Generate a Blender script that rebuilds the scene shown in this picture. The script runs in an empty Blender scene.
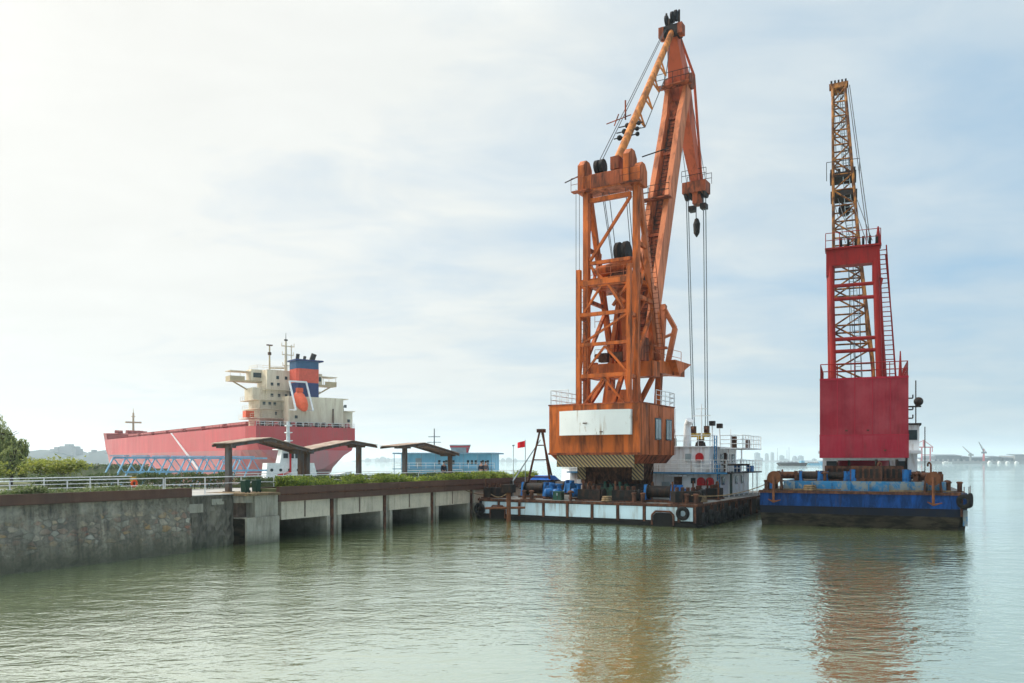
import bpy, math, random
from mathutils import Vector as Vec, Matrix

sc = bpy.context.scene
col = sc.collection
rad = math.radians
RNG = random.Random(11)

# ------------------------------------------------------------------ camera
cd = bpy.data.cameras.new('camera')
cam = bpy.data.objects.new('camera', cd)
col.objects.link(cam)
cam.location = (0, 0, 4.5)
cam.rotation_euler = (rad(90), 0, 0)
cd.sensor_width = 36.0
cd.lens = 28.125
cd.shift_y = 0.1167
cd.clip_start = 0.1
cd.clip_end = 30000
sc.camera = cam

# ------------------------------------------------------------------ sky and sun
SUN_AZ, SUN_EL = -64.0, 34.0          # degrees from +Y (negative = to the left), above the horizon
sd = Vec((math.sin(rad(SUN_AZ)) * math.cos(rad(SUN_EL)), math.cos(rad(SUN_AZ)) * math.cos(rad(SUN_EL)), math.sin(rad(SUN_EL))))

world = bpy.data.worlds.new('World')
sc.world = world
world.use_nodes = True
wt = world.node_tree
wt.nodes.clear()
def WN(t, **k):
    n = wt.nodes.new(t)
    for a, b in k.items(): setattr(n, a, b)
    return n
def wl(a, b): wt.links.new(a, b)
def wmath(op, a, b=None, c=None, clamp=False):
    n = WN('ShaderNodeMath', operation=op); n.use_clamp = clamp
    for i, x in enumerate((a, b, c)):
        if x is None: continue
        if isinstance(x, (int, float)): n.inputs[i].default_value = x
        else: wl(x, n.inputs[i])
    return n.outputs[0]
def wmix(f, a, b):
    n = WN('ShaderNodeMix', data_type='RGBA')
    for s, x in ((n.inputs[0], f), (n.inputs[6], a), (n.inputs[7], b)):
        if isinstance(x, (tuple, float, int)): s.default_value = x if not isinstance(x, tuple) else (*x, 1)
        else: wl(x, s)
    return n.outputs[2]
sky = WN('ShaderNodeTexSky', sky_type='NISHITA')
sky.sun_disc = False
sky.sun_elevation = rad(SUN_EL)
sky.sun_rotation = rad(SUN_AZ)
sky.air_density = 1.0; sky.dust_density = 1.5; sky.ozone_density = 2.0
tc = WN('ShaderNodeTexCoord')
sep = WN('ShaderNodeSeparateXYZ'); wl(tc.outputs['Generated'], sep.inputs[0])
zc = wmath('MAXIMUM', sep.outputs[2], 0.02)
den = wmath('ADD', zc, 0.14)
px_ = wmath('DIVIDE', sep.outputs[0], den)
py_ = wmath('DIVIDE', sep.outputs[1], den)
cmb = WN('ShaderNodeCombineXYZ'); wl(px_, cmb.inputs[0]); wl(py_, cmb.inputs[1])
mp = WN('ShaderNodeMapping'); mp.inputs['Rotation'].default_value = (0, 0, rad(24)); mp.inputs['Scale'].default_value = (0.7, 1.0, 1)
wl(cmb.outputs[0], mp.inputs[0])
n1 = WN('ShaderNodeTexNoise'); n1.inputs['Scale'].default_value = 0.9; n1.inputs['Detail'].default_value = 7; n1.inputs['Roughness'].default_value = 0.52; n1.inputs['Distortion'].default_value = 0.7
wl(mp.outputs[0], n1.inputs['Vector'])
n2 = WN('ShaderNodeTexNoise'); n2.inputs['Scale'].default_value = 3.2; n2.inputs['Detail'].default_value = 6; n2.inputs['Roughness'].default_value = 0.55; n2.inputs['Distortion'].default_value = 0.5
wl(mp.outputs[0], n2.inputs['Vector'])
dotn = WN('ShaderNodeVectorMath', operation='DOT_PRODUCT'); wl(tc.outputs['Generated'], dotn.inputs[0]); dotn.inputs[1].default_value = sd
dt = dotn.outputs['Value']
near_sun = wmath('POWER', wmath('MAXIMUM', wmath('MULTIPLY_ADD', dt, 0.5, 0.5), 0.0), 5.0)      # broad veil of lit cloud round the sun
core_sun = wmath('POWER', wmath('MAXIMUM', dt, 0.0), 40.0)
warm = wmath('POWER', wmath('MAXIMUM', wmath('MULTIPLY_ADD', dt, 0.5, 0.5), 0.0), 2.2)
# thin cloud cover: thick towards the sun, thin to the right of the view
cov = wmath('MULTIPLY_ADD', n1.outputs['Fac'], 1.5, -0.74)
cov = wmath('ADD', cov, wmath('MULTIPLY', wmath('SUBTRACT', n2.outputs['Fac'], 0.5), 0.85))
cov = wmath('ADD', cov, wmath('MULTIPLY', warm, 1.55), None, True)
low = wmath('POWER', wmath('SUBTRACT', 1.0, zc, None, True), 7.0)          # thicker air towards the horizon
cloud_lo = wmath('MULTIPLY_ADD', warm, 1.9, 5.7)
cloud_hi = wmath('MULTIPLY_ADD', core_sun, 40.0, cloud_lo)
cloud_v = wmath('MULTIPLY', cloud_hi, wmath('MULTIPLY_ADD', n2.outputs['Fac'], 0.16, 0.92))
zen = WN('ShaderNodeMapRange', interpolation_type='SMOOTHSTEP'); wl(sep.outputs[2], zen.inputs[0])      # an overcast sky is brighter overhead
zen.inputs[1].default_value = 0.47; zen.inputs[2].default_value = 0.80; zen.inputs[3].default_value = 1.0; zen.inputs[4].default_value = 3.2
cloud_v = wmath('MULTIPLY', cloud_v, zen.outputs[0])
cvec = WN('ShaderNodeVectorMath', operation='SCALE')
tint = wmix(warm, (0.86, 0.97, 1.0), (1.03, 1.01, 0.955))
wl(tint, cvec.inputs[0]); wl(cloud_v, cvec.inputs['Scale'])
blue = wmix(0.7, sky.outputs[0], (2.5, 4.6, 6.6))                   # Nishita blue seen through high thin veil
veiled = wmix(cov, blue, cvec.outputs[0])
hz = WN('ShaderNodeVectorMath', operation='SCALE')
hz_col = wmix(warm, (3.0, 3.6, 3.8), (8.0, 8.0, 7.7))
skycol = wmix(wmath('MULTIPLY', low, 0.72), veiled, hz_col)
bg = WN('ShaderNodeBackground'); bg.inputs['Strength'].default_value = 0.1
wl(skycol, bg.inputs['Color'])
wo = WN('ShaderNodeOutputWorld'); wl(bg.outputs[0], wo.inputs['Surface'])

ld = bpy.data.lights.new('sun', 'SUN')
ld.energy = 2.0
ld.angle = rad(6)
ld.color = (1.0, 0.92, 0.78)
sun = bpy.data.objects.new('sun', ld)
col.objects.link(sun)
sun.rotation_euler = sd.to_track_quat('Z', 'Y').to_euler()
sun.location = sd * 100

vs = sc.view_settings
vs.view_transform = 'Standard'; vs.look = 'None'; vs.gamma = 1.0; vs.use_curve_mapping = False
vs.exposure = 0.38
sc.display_settings.display_device = 'sRGB'
sc.render.engine = 'CYCLES'
cy = sc.cycles
cy.use_denoising = True
try: cy.denoiser = 'OPENIMAGEDENOISE'
except Exception: pass
cy.max_bounces = 7; cy.diffuse_bounces = 3; cy.glossy_bounces = 3; cy.volume_bounces = 1; cy.transparent_max_bounces = 4
cy.volume_step_rate = 4.0

# ------------------------------------------------------------------ materials
def mat_nodes(name):
    m = bpy.data.materials.new(name); m.use_nodes = True
    t = m.node_tree; t.nodes.clear()
    o = t.nodes.new('ShaderNodeOutputMaterial'); b = t.nodes.new('ShaderNodeBsdfPrincipled')
    t.links.new(b.outputs[0], o.inputs['Surface'])
    return m, t, b
def N(t, ty, **k):
    n = t.nodes.new(ty)
    for a, b in k.items(): setattr(n, a, b)
    return n
def noise(t, vec, scale, detail=5, rough=0.55, dist=0.0):
    n = N(t, 'ShaderNodeTexNoise')
    n.inputs['Scale'].default_value = scale; n.inputs['Detail'].default_value = detail
    n.inputs['Roughness'].default_value = rough; n.inputs['Distortion'].default_value = dist
    if vec is not None: t.links.new(vec, n.inputs['Vector'])
    return n.outputs['Fac']
def ramp(t, fac, stops):
    r = N(t, 'ShaderNodeValToRGB'); t.links.new(fac, r.inputs[0])
    e = r.color_ramp.elements
    while len(e) < len(stops): e.new(0.5)
    for x, (p, c) in zip(e, stops):
        x.position = p; x.color = (c, c, c, 1) if isinstance(c, (int, float)) else (*c, 1)
    return r.outputs[0]
def mixc(t, f, a, b, mode='MIX'):
    n = N(t, 'ShaderNodeMix', data_type='RGBA', blend_type=mode)
    for s, x in ((n.inputs[0], f), (n.inputs[6], a), (n.inputs[7], b)):
        if isinstance(x, tuple): s.default_value = (*x, 1)
        elif isinstance(x, (int, float)): s.default_value = x
        else: t.links.new(x, s)
    return n.outputs[2]
def tmath(t, op, a, b=None, c=None, clamp=False):
    n = N(t, 'ShaderNodeMath', operation=op); n.use_clamp = clamp
    for i, x in enumerate((a, b, c)):
        if x is None: continue
        if isinstance(x, (int, float)): n.inputs[i].default_value = x
        else: t.links.new(x, n.inputs[i])
    return n.outputs[0]
def objvec(t, scale=(1, 1, 1), rot=(0, 0, 0)):
    c = N(t, 'ShaderNodeTexCoord'); m = N(t, 'ShaderNodeMapping')
    m.inputs['Scale'].default_value = scale; m.inputs['Rotation'].default_value = rot
    t.links.new(c.outputs['Object'], m.inputs[0])
    return m.outputs[0]
def paint(name, c, c2=None, amt=0.35, rough=0.5, scale=0.9, streak=0.22, vary=0.22, bump=0.02, metal=0.0, soft=0.1, c3=None, amt3=0.3):
    """Weathered coat: colour c, worn through to c2 in streaked patches (amt = share), uneven fading."""
    m, t, b = mat_nodes(name)
    c2 = c2 or tuple(x * 0.45 for x in c)
    v = objvec(t, (1, 1, streak)); v0 = objvec(t)
    f = noise(t, v, scale * 2.2, 8, 0.65, 0.4)
    thr = 0.72 - amt * 0.5
    f = ramp(t, f, [(max(0.0, thr - soft), 0.0), (min(1.0, thr + soft), 1.0)])
    g = noise(t, v0, scale * 0.5, 4, 0.5)
    fade = ramp(t, g, [(0.25, 1.0 - vary), (0.75, 1.0 + vary * 0.6)])
    base = mixc(t, 1.0, (c[0], c[1], c[2]), fade, 'MULTIPLY')
    out = mixc(t, f, base, c2)
    if c3:                                   # narrow runs of rust and grime below seams and fixings
        run = noise(t, objvec(t, (1, 1, 0.045)), 2.6, 6, 0.6)
        spot = noise(t, v0, 0.55, 3, 0.5)
        f3 = tmath(t, 'MULTIPLY', ramp(t, run, [(0.66 - amt3 * 0.3, 0.0), (0.74 - amt3 * 0.2, 1.0)]), ramp(t, spot, [(0.40, 0.15), (0.62, 0.9)]))
        out = mixc(t, f3, out, c3)
    t.links.new(out, b.inputs['Base Color'])
    r = ramp(t, f, [(0, rough), (1, min(1, rough + 0.3))]); t.links.new(r, b.inputs['Roughness'])
    b.inputs['Metallic'].default_value = metal; b.inputs['Specular IOR Level'].default_value = 0.16
    if bump:
        bp = N(t, 'ShaderNodeBump'); bp.inputs['Strength'].default_value = 0.5; bp.inputs['Distance'].default_value = bump
        t.links.new(noise(t, v0, scale * 6, 5, 0.6), bp.inputs['Height']); t.links.new(bp.outputs[0], b.inputs['Normal'])
    return m
def plain(name, c, rough=0.5, metal=0.0, vary=0.15, scale=2.0):
    return paint(name, c, tuple(x * 0.7 for x in c), 0.25, rough, scale, 0.5, vary, 0.0, metal, 0.2)

RUST = (0.10, 0.042, 0.022)
M = {}
M['orange'] = paint('orange_paint', (0.55, 0.128, 0.024), (0.16, 0.048, 0.02), 0.36, 0.5, 0.7, 0.16, 0.28, c3=(0.07, 0.028, 0.014), amt3=0.4)
M['orange_pale'] = paint('glare_paled_orange', (0.56, 0.175, 0.07), (0.22, 0.07, 0.035), 0.28, 0.5, 0.7, 0.16, 0.25, c3=(0.10, 0.04, 0.02), amt3=0.3)  # paler copy of the orange, boom glare put into its colour
M['orange_dark'] = paint('dirty_orange_paint', (0.36, 0.085, 0.03), (0.07, 0.03, 0.02), 0.4, 0.6, 1.0, 0.2, 0.3)
M['tie_yellow'] = paint('ochre_paint', (0.60, 0.20, 0.035), (0.20, 0.075, 0.03), 0.4, 0.5, 0.8, 0.3, 0.2)
M['jib_red'] = paint('red_orange_paint', (0.50, 0.105, 0.045), (0.17, 0.05, 0.03), 0.25, 0.5, 0.7, 0.2, 0.2)
M['white_plate'] = paint('chipped_white_paint', (0.74, 0.76, 0.74), (0.36, 0.26, 0.17), 0.12, 0.5, 0.9, 0.4, 0.10, soft=0.06, c3=(0.34, 0.22, 0.13), amt3=0.25)
M['white'] = paint('grubby_white_paint', (0.74, 0.77, 0.78), (0.36, 0.30, 0.24), 0.13, 0.5, 1.0, 0.18, 0.12, soft=0.12, c3=(0.25, 0.15, 0.08), amt3=0.35)
M['rail_white'] = plain('rail_paint', (0.70, 0.72, 0.72), 0.4)
M['rust'] = paint('rusted_steel', (0.13, 0.055, 0.03), (0.05, 0.025, 0.018), 0.5, 0.8, 1.6, 0.6, 0.3, 0.03)
M['rust_bright'] = paint('bright_rusted_steel', (0.17, 0.068, 0.032), (0.10, 0.04, 0.02), 0.4, 0.8, 1.6, 0.6, 0.3, 0.03)
M['dark'] = paint('grimy_black_steel', (0.012, 0.011, 0.011), (0.05, 0.028, 0.018), 0.3, 0.6, 1.6, 0.4, 0.3, 0.02)
M['rubber'] = plain('worn_rubber', (0.010, 0.010, 0.010), 0.75, 0, 0.3)
M['rope'] = plain('wire_rope', (0.07, 0.075, 0.08), 0.5, 0.3)
M['rope_pale'] = plain('greased_hoist_rope', (0.22, 0.26, 0.28), 0.5, 0.2)
M['glass'] = plain('window_glass', (0.03, 0.045, 0.05), 0.08, 0.0, 0.3)
M['window_grey'] = plain('dusty_window_glass', (0.28, 0.34, 0.36), 0.2, 0.0, 0.4, 1.5)
M['panel_blue'] = paint('pale_blue_paint', (0.46, 0.60, 0.66), (0.22, 0.18, 0.14), 0.2, 0.5, 0.9, 0.12, 0.15, c3=(0.16, 0.09, 0.05), amt3=0.35)
M['deck_grey'] = paint('grey_deck_plate', (0.16, 0.175, 0.17), (0.09, 0.06, 0.045), 0.4, 0.7, 0.8, 1.0, 0.3)
M['machine_blue'] = paint('machine_blue_paint', (0.015, 0.13, 0.36), (0.04, 0.03, 0.03), 0.25, 0.5, 1.6, 0.5, 0.3)
M['ladder_blue'] = plain('ladder_blue_paint', (0.05, 0.22, 0.42), 0.5)
M['machine_green'] = paint('machine_green_paint', (0.03, 0.10, 0.07), (0.05, 0.03, 0.02), 0.3, 0.55, 1.6, 0.5, 0.3)
M['crimson'] = paint('crimson_paint', (0.36, 0.016, 0.034), (0.20, 0.012, 0.025), 0.3, 0.45, 0.55, 0.1, 0.16, 0.01, 0, 0.25)
M['crimson_low'] = paint('fresher_crimson_paint', (0.42, 0.018, 0.042), (0.25, 0.012, 0.03), 0.22, 0.45, 0.55, 0.1, 0.14, 0.01, 0, 0.25)
M['red'] = paint('red_paint', (0.25, 0.014, 0.012), (0.13, 0.018, 0.016), 0.22, 0.5, 0.8, 0.2, 0.2)
M['lattice_yellow'] = paint('dull_yellow_paint', (0.42, 0.17, 0.035), (0.08, 0.035, 0.02), 0.5, 0.55, 1.0, 0.3, 0.25)
M['hull_blue'] = paint('hull_blue_paint', (0.001, 0.050, 0.22), (0.003, 0.022, 0.08), 0.5, 0.55, 0.8, 0.3, 0.3, c3=(0.03, 0.03, 0.05), amt3=0.25)
M['hull_navy'] = paint('hull_navy_paint', (0.003, 0.007, 0.018), (0.010, 0.010, 0.012), 0.3, 0.5, 0.6, 0.3, 0.3)
M['hull_scum'] = paint('fouled_hull', (0.034, 0.028, 0.017), (0.009, 0.008, 0.006), 0.45, 0.75, 0.45, 3.5, 0.35)
M['coaming'] = paint('chipped_blue_coaming', (0.03, 0.17, 0.34), (0.20, 0.23, 0.23), 0.42, 0.6, 0.7, 0.9, 0.3, soft=0.05)
M['timber'] = paint('weathered_timber', (0.24, 0.17, 0.09), (0.10, 0.07, 0.045), 0.4, 0.8, 1.2, 1.0, 0.3)
M['hook_yellow'] = paint('hook_yellow_paint', (0.50, 0.33, 0.03), (0.06, 0.04, 0.02), 0.35, 0.5, 2.0, 0.5, 0.2)
M['signal_red'] = plain('signal_red_paint', (0.42, 0.02, 0.025), 0.4)
M['flag_red'] = plain('flag_cloth', (0.72, 0.02, 0.03), 0.8)
M['tarp_blue'] = plain('blue_tarpaulin', (0.01, 0.12, 0.50), 0.6)
M['shelter_steel'] = paint('slate_blue_steel', (0.12, 0.118, 0.115), (0.11, 0.065, 0.04), 0.45, 0.55, 1.0, 0.3, 0.25)
M['shelter_roof'] = paint('brown_roof_sheet', (0.40, 0.30, 0.235), (0.22, 0.155, 0.12), 0.4, 0.7, 0.9, 1.0, 0.2)
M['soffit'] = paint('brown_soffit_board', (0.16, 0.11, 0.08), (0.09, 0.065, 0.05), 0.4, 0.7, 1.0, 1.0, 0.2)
M['bin_green'] = plain('bin_green_paint', (0.02, 0.055, 0.035), 0.5)
M['ship_red'] = paint('ship_red_paint', (0.47, 0.040, 0.046), (0.40, 0.075, 0.08), 0.5, 0.38, 0.14, 0.25, 0.3, 0.0, 0, 0.25, c3=(0.26, 0.09, 0.07), amt3=0.45)
M['ship_low'] = paint('ship_antifouling', (0.42, 0.12, 0.125), (0.34, 0.16, 0.16), 0.45, 0.6, 0.10, 0.4, 0.18, 0.0)
M['ship_deck'] = plain('ship_deck_red', (0.28, 0.05, 0.045), 0.6)
M['cream'] = paint('cream_ship_paint', (0.70, 0.62, 0.48), (0.45, 0.34, 0.23), 0.25, 0.5, 0.25, 0.2, 0.15, 0.0, 0, 0.2, c3=(0.33, 0.20, 0.11), amt3=0.3)
M['mast_tan'] = plain('mast_tan_paint', (0.48, 0.38, 0.24), 0.5)
M['funnel_blue'] = plain('funnel_blue_paint', (0.025, 0.09, 0.19), 0.5)
M['funnel_navy'] = plain('funnel_navy_paint', (0.018, 0.035, 0.13), 0.5)
M['funnel_orange'] = plain('funnel_orange_paint', (0.62, 0.09, 0.05), 0.5)
M['boat_orange'] = plain('lifeboat_orange', (0.70, 0.10, 0.03), 0.4)
M['truss_blue'] = plain('truss_blue_paint', (0.20, 0.40, 0.56), 0.5)
M['house_blue'] = paint('house_blue_cladding', (0.17, 0.42, 0.58), (0.12, 0.31, 0.46), 0.3, 0.5, 0.4, 0.2, 0.15)
M['house_roof'] = plain('blue_grey_roof_sheet', (0.16, 0.27, 0.36), 0.5)
M['skin'] = plain('skin', (0.45, 0.27, 0.19), 0.6)
M['hair'] = plain('black_hair', (0.012, 0.01, 0.009), 0.5)
M['cloth_dark'] = plain('dark_cloth', (0.025, 0.03, 0.045), 0.85)
M['cloth_blue'] = plain('blue_cloth', (0.05, 0.10, 0.22), 0.85)
M['cloth_grey'] = plain('grey_cloth', (0.12, 0.12, 0.13), 0.85)
M['bark'] = plain('bark', (0.07, 0.05, 0.035), 0.9, 0, 0.3)
M['leaf_willow'] = plain('willow_leaf', (0.075, 0.11, 0.04), 0.6, 0, 0.35, 0.6)
M['leaf_bush'] = plain('bush_leaf', (0.12, 0.17, 0.03), 0.6, 0, 0.35, 0.8)
M['leaf_hedge'] = plain('hedge_leaf', (0.055, 0.09, 0.022), 0.6, 0, 0.35, 0.8)
M['leaf_bright'] = plain('planter_leaf', (0.13, 0.20, 0.025), 0.6, 0, 0.45, 0.7)
M['leaf_weed'] = plain('weed_leaf', (0.085, 0.125, 0.045), 0.7, 0, 0.4, 0.9)
M['far_grey'] = plain('far_concrete', (0.26, 0.27, 0.28), 0.8)
M['far_dark'] = plain('far_dark_cladding', (0.10, 0.12, 0.14), 0.8)
M['far_white'] = plain('far_white_paint', (0.62, 0.64, 0.64), 0.6)
M['far_red'] = plain('far_red_paint', (0.42, 0.07, 0.08), 0.6)
M['far_hill'] = paint('wooded_hill', (0.045, 0.065, 0.07), (0.07, 0.08, 0.08), 0.35, 0.9, 0.03, 1.0, 0.3, 0.0)
M['paving'] = paint('pale_paving', (0.40, 0.38, 0.35), (0.26, 0.25, 0.23), 0.35, 0.8, 0.8, 1.0, 0.15)
M['earth'] = paint('grassy_earth', (0.13, 0.13, 0.07), (0.07, 0.09, 0.03), 0.5, 0.9, 0.4, 1.0, 0.3)

def mat_corten():
    m, t, b = mat_nodes('rusty_brown_kerb_plate')
    v = objvec(t, (1, 1, 0.2)); v0 = objvec(t)
    f = noise(t, v, 1.6, 8, 0.65); g = noise(t, v0, 0.35, 4)
    c = mixc(t, ramp(t, f, [(0.35, 0), (0.7, 1)]), (0.080, 0.032, 0.017), (0.115, 0.056, 0.032))
    c = mixc(t, ramp(t, g, [(0.4, 0), (0.7, 0.6)]), c, (0.040, 0.024, 0.018))
    t.links.new(c, b.inputs['Base Color']); b.inputs['Roughness'].default_value = 0.75
    return m
M['corten'] = mat_corten()

def mat_concrete(name, c, stain, amt, waterline=None):
    """Board-marked concrete with drip stains; algae grows up to the height the tide reaches."""
    m, t, b = mat_nodes(name)
    v0 = objvec(t); vst = objvec(t, (1, 1, 0.12))
    a = noise(t, v0, 1.1, 7, 0.6); s = noise(t, vst, 2.6, 7, 0.65, 0.3); k = noise(t, v0, 7.0, 5, 0.6)
    base = mixc(t, ramp(t, a, [(0.3, 0), (0.72, 1)]), tuple(x * 0.72 for x in c), c)
    base = mixc(t, ramp(t, s, [(0.62 - amt * 0.3, 0), (0.80 - amt * 0.2, 0.8)]), base, stain)
    base = mixc(t, ramp(t, k, [(0.25, 0.35), (0.45, 0.0)]), base, (0.10, 0.10, 0.09))
    if waterline is not None:
        g = N(t, 'ShaderNodeNewGeometry'); sx = N(t, 'ShaderNodeSeparateXYZ'); t.links.new(g.outputs['Position'], sx.inputs[0])
        h = tmath(t, 'MULTIPLY_ADD', a, 0.9, sx.outputs[2])
        w = ramp(t, tmath(t, 'MULTIPLY', h, 0.25), [(waterline * 0.25, 1.0), (waterline * 0.25 + 0.16, 0.0)])
        base = mixc(t, tmath(t, 'MULTIPLY', w, 0.75), base, (0.075, 0.075, 0.045))
    t.links.new(base, b.inputs['Base Color']); b.inputs['Roughness'].default_value = 0.85
    bp = N(t, 'ShaderNodeBump'); bp.inputs['Strength'].default_value = 0.6; bp.inputs['Distance'].default_value = 0.04
    t.links.new(noise(t, v0, 5, 6, 0.65), bp.inputs['Height']); t.links.new(bp.outputs[0], b.inputs['Normal'])
    return m
M['concrete'] = mat_concrete('stained_concrete', (0.37, 0.345, 0.27), (0.13, 0.11, 0.075), 0.4, 0.6)
M['girder'] = mat_concrete('pale_girder_concrete', (0.60, 0.53, 0.40), (0.20, 0.16, 0.11), 0.3, None)

def mat_masonry():
    """Rubble stones showing through worn grey render in a middle band, algae near the water."""
    m, t, b = mat_nodes('rubble_masonry')
    v0 = objvec(t); vst = objvec(t, (1, 1, 0.15))
    wv = N(t, 'ShaderNodeTexNoise'); wv.inputs['Scale'].default_value = 1.6; wv.inputs['Detail'].default_value = 4; t.links.new(v0, wv.inputs['Vector'])
    ws = N(t, 'ShaderNodeVectorMath', operation='MULTIPLY_ADD'); t.links.new(wv.outputs['Color'], ws.inputs[0]); ws.inputs[1].default_value = (0.5, 0.5, 0.35); t.links.new(objvec(t, (1.0, 1.0, 1.5)), ws.inputs[2])
    vs_ = ws.outputs[0]
    vo = N(t, 'ShaderNodeTexVoronoi', feature='F1'); vo.inputs['Scale'].default_value = 3.0; t.links.new(vs_, vo.inputs['Vector'])
    ve = N(t, 'ShaderNodeTexVoronoi', feature='DISTANCE_TO_EDGE'); ve.inputs['Scale'].default_value = 3.0; t.links.new(vs_, ve.inputs['Vector'])
    sp = N(t, 'ShaderNodeSeparateColor'); t.links.new(vo.outputs['Color'], sp.inputs[0])
    stone = ramp(t, sp.outputs[0], [(0.0, (0.10, 0.09, 0.08)), (0.28, (0.22, 0.19, 0.15)), (0.45, (0.30, 0.10, 0.06)), (0.60, (0.17, 0.17, 0.13)), (0.75, (0.46, 0.44, 0.36)), (0.90, (0.38, 0.22, 0.07)), (1.0, (0.24, 0.13, 0.11))])
    joint = ramp(t, ve.outputs['Distance'], [(0.01, 0), (0.16, 1)])
    stone = mixc(t, joint, (0.10, 0.10, 0.085), stone)
    a = noise(t, v0, 0.7, 7, 0.6); s = noise(t, vst, 2.2, 8, 0.65, 0.3); k = noise(t, v0, 6, 6, 0.65)
    rend = mixc(t, ramp(t, s, [(0.3, 0), (0.7, 1)]), (0.085, 0.073, 0.052), (0.34, 0.30, 0.22))
    rend = mixc(t, ramp(t, k, [(0.35, 0.6), (0.55, 0)]), rend, (0.05, 0.05, 0.04))
    drip = noise(t, objvec(t, (1, 1, 0.05)), 3.4, 7, 0.65)
    rend = mixc(t, ramp(t, drip, [(0.50, 0), (0.66, 0.75)]), rend, (0.035, 0.034, 0.028))
    rend = mixc(t, ramp(t, a, [(0.52, 0), (0.68, 0.6)]), rend, (0.36, 0.34, 0.27))
    g = N(t, 'ShaderNodeNewGeometry'); sx = N(t, 'ShaderNodeSeparateXYZ'); t.links.new(g.outputs['Position'], sx.inputs[0])
    z = sx.outputs[2]
    band = ramp(t, tmath(t, 'MULTIPLY', tmath(t, 'MULTIPLY_ADD', a, 0.9, z), 0.25), [(0.22, 0.0), (0.38, 1.0), (0.60, 1.0), (0.70, 0.0)])
    show = tmath(t, 'MULTIPLY', band, ramp(t, noise(t, v0, 1.15, 5, 0.6), [(0.36, 0.05), (0.60, 0.62)]))
    c = mixc(t, show, rend, stone)
    h = tmath(t, 'MULTIPLY_ADD', noise(t, v0, 1.5, 6, 0.6), 0.8, z)
    w = ramp(t, tmath(t, 'MULTIPLY', h, 0.25), [(0.16, 1.0), (0.42, 0.0)])
    c = mixc(t, tmath(t, 'MULTIPLY', w, 0.85), c, (0.070, 0.068, 0.042))
    t.links.new(c, b.inputs['Base Color']); b.inputs['Roughness'].default_value = 0.9
    bp = N(t, 'ShaderNodeBump'); bp.inputs['Strength'].default_value = 0.8; bp.inputs['Distance'].default_value = 0.07
    t.links.new(tmath(t, 'ADD', tmath(t, 'MULTIPLY', joint, show), k), bp.inputs['Height']); t.links.new(bp.outputs[0], b.inputs['Normal'])
    return m
M['masonry'] = mat_masonry()
M['rough_stone'] = mat_concrete('rough_dark_stone', (0.22, 0.195, 0.145), (0.028, 0.026, 0.02), 0.8, 0.5)

def mat_stripes(dirv):
    m, t, b = mat_nodes('hazard_stripe_paint')
    c = N(t, 'ShaderNodeTexCoord'); d = N(t, 'ShaderNodeVectorMath', operation='DOT_PRODUCT')
    t.links.new(c.outputs['Object'], d.inputs[0]); d.inputs[1].default_value = dirv
    f = tmath(t, 'FRACT', tmath(t, 'MULTIPLY', d.outputs['Value'], 3.3))
    s = ramp(t, f, [(0.46, 0), (0.5, 1)])
    dirt = noise(t, c.outputs['Object'], 2.5, 6, 0.65)
    col_ = mixc(t, s, (0.30, 0.21, 0.08), (0.035, 0.026, 0.02))
    col_ = mixc(t, ramp(t, dirt, [(0.45, 0), (0.75, 0.7)]), col_, (0.12, 0.07, 0.04))
    t.links.new(col_, b.inputs['Base Color']); b.inputs['Roughness'].default_value = 0.6
    return m
def mat_corrug(name, c, dirv, c2):
    m, t, b = mat_nodes(name)
    co = N(t, 'ShaderNodeTexCoord'); d = N(t, 'ShaderNodeVectorMath', operation='DOT_PRODUCT')
    t.links.new(co.outputs['Object'], d.inputs[0]); d.inputs[1].default_value = dirv
    f = tmath(t, 'SINE', tmath(t, 'MULTIPLY', d.outputs['Value'], 24.0)); b.inputs['Specular IOR Level'].default_value = 0.2
    a = noise(t, objvec(t, (1, 1, 0.12)), 1.2, 7, 0.6)
    run = noise(t, objvec(t, (1, 1, 0.04)), 2.2, 6, 0.6); sp = noise(t, objvec(t), 0.5, 4, 0.55)
    cc = mixc(t, ramp(t, a, [(0.35, 0), (0.75, 1)]), c, c2)
    cc = mixc(t, tmath(t, 'MULTIPLY', ramp(t, run, [(0.55, 0), (0.68, 1)]), ramp(t, sp, [(0.42, 0.0), (0.65, 0.6)])), cc, (0.11, 0.03, 0.025))
    t.links.new(mixc(t, ramp(t, sp, [(0.35, 0.28), (0.6, 0.0)]), cc, (0.40, 0.085, 0.10)), b.inputs['Base Color']); b.inputs['Roughness'].default_value = 0.5
    bp = N(t, 'ShaderNodeBump'); bp.inputs['Strength'].default_value = 0.4; bp.inputs['Distance'].default_value = 0.012
    t.links.new(f, bp.inputs['Height']); t.links.new(bp.outputs[0], b.inputs['Normal'])
    return m
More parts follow.
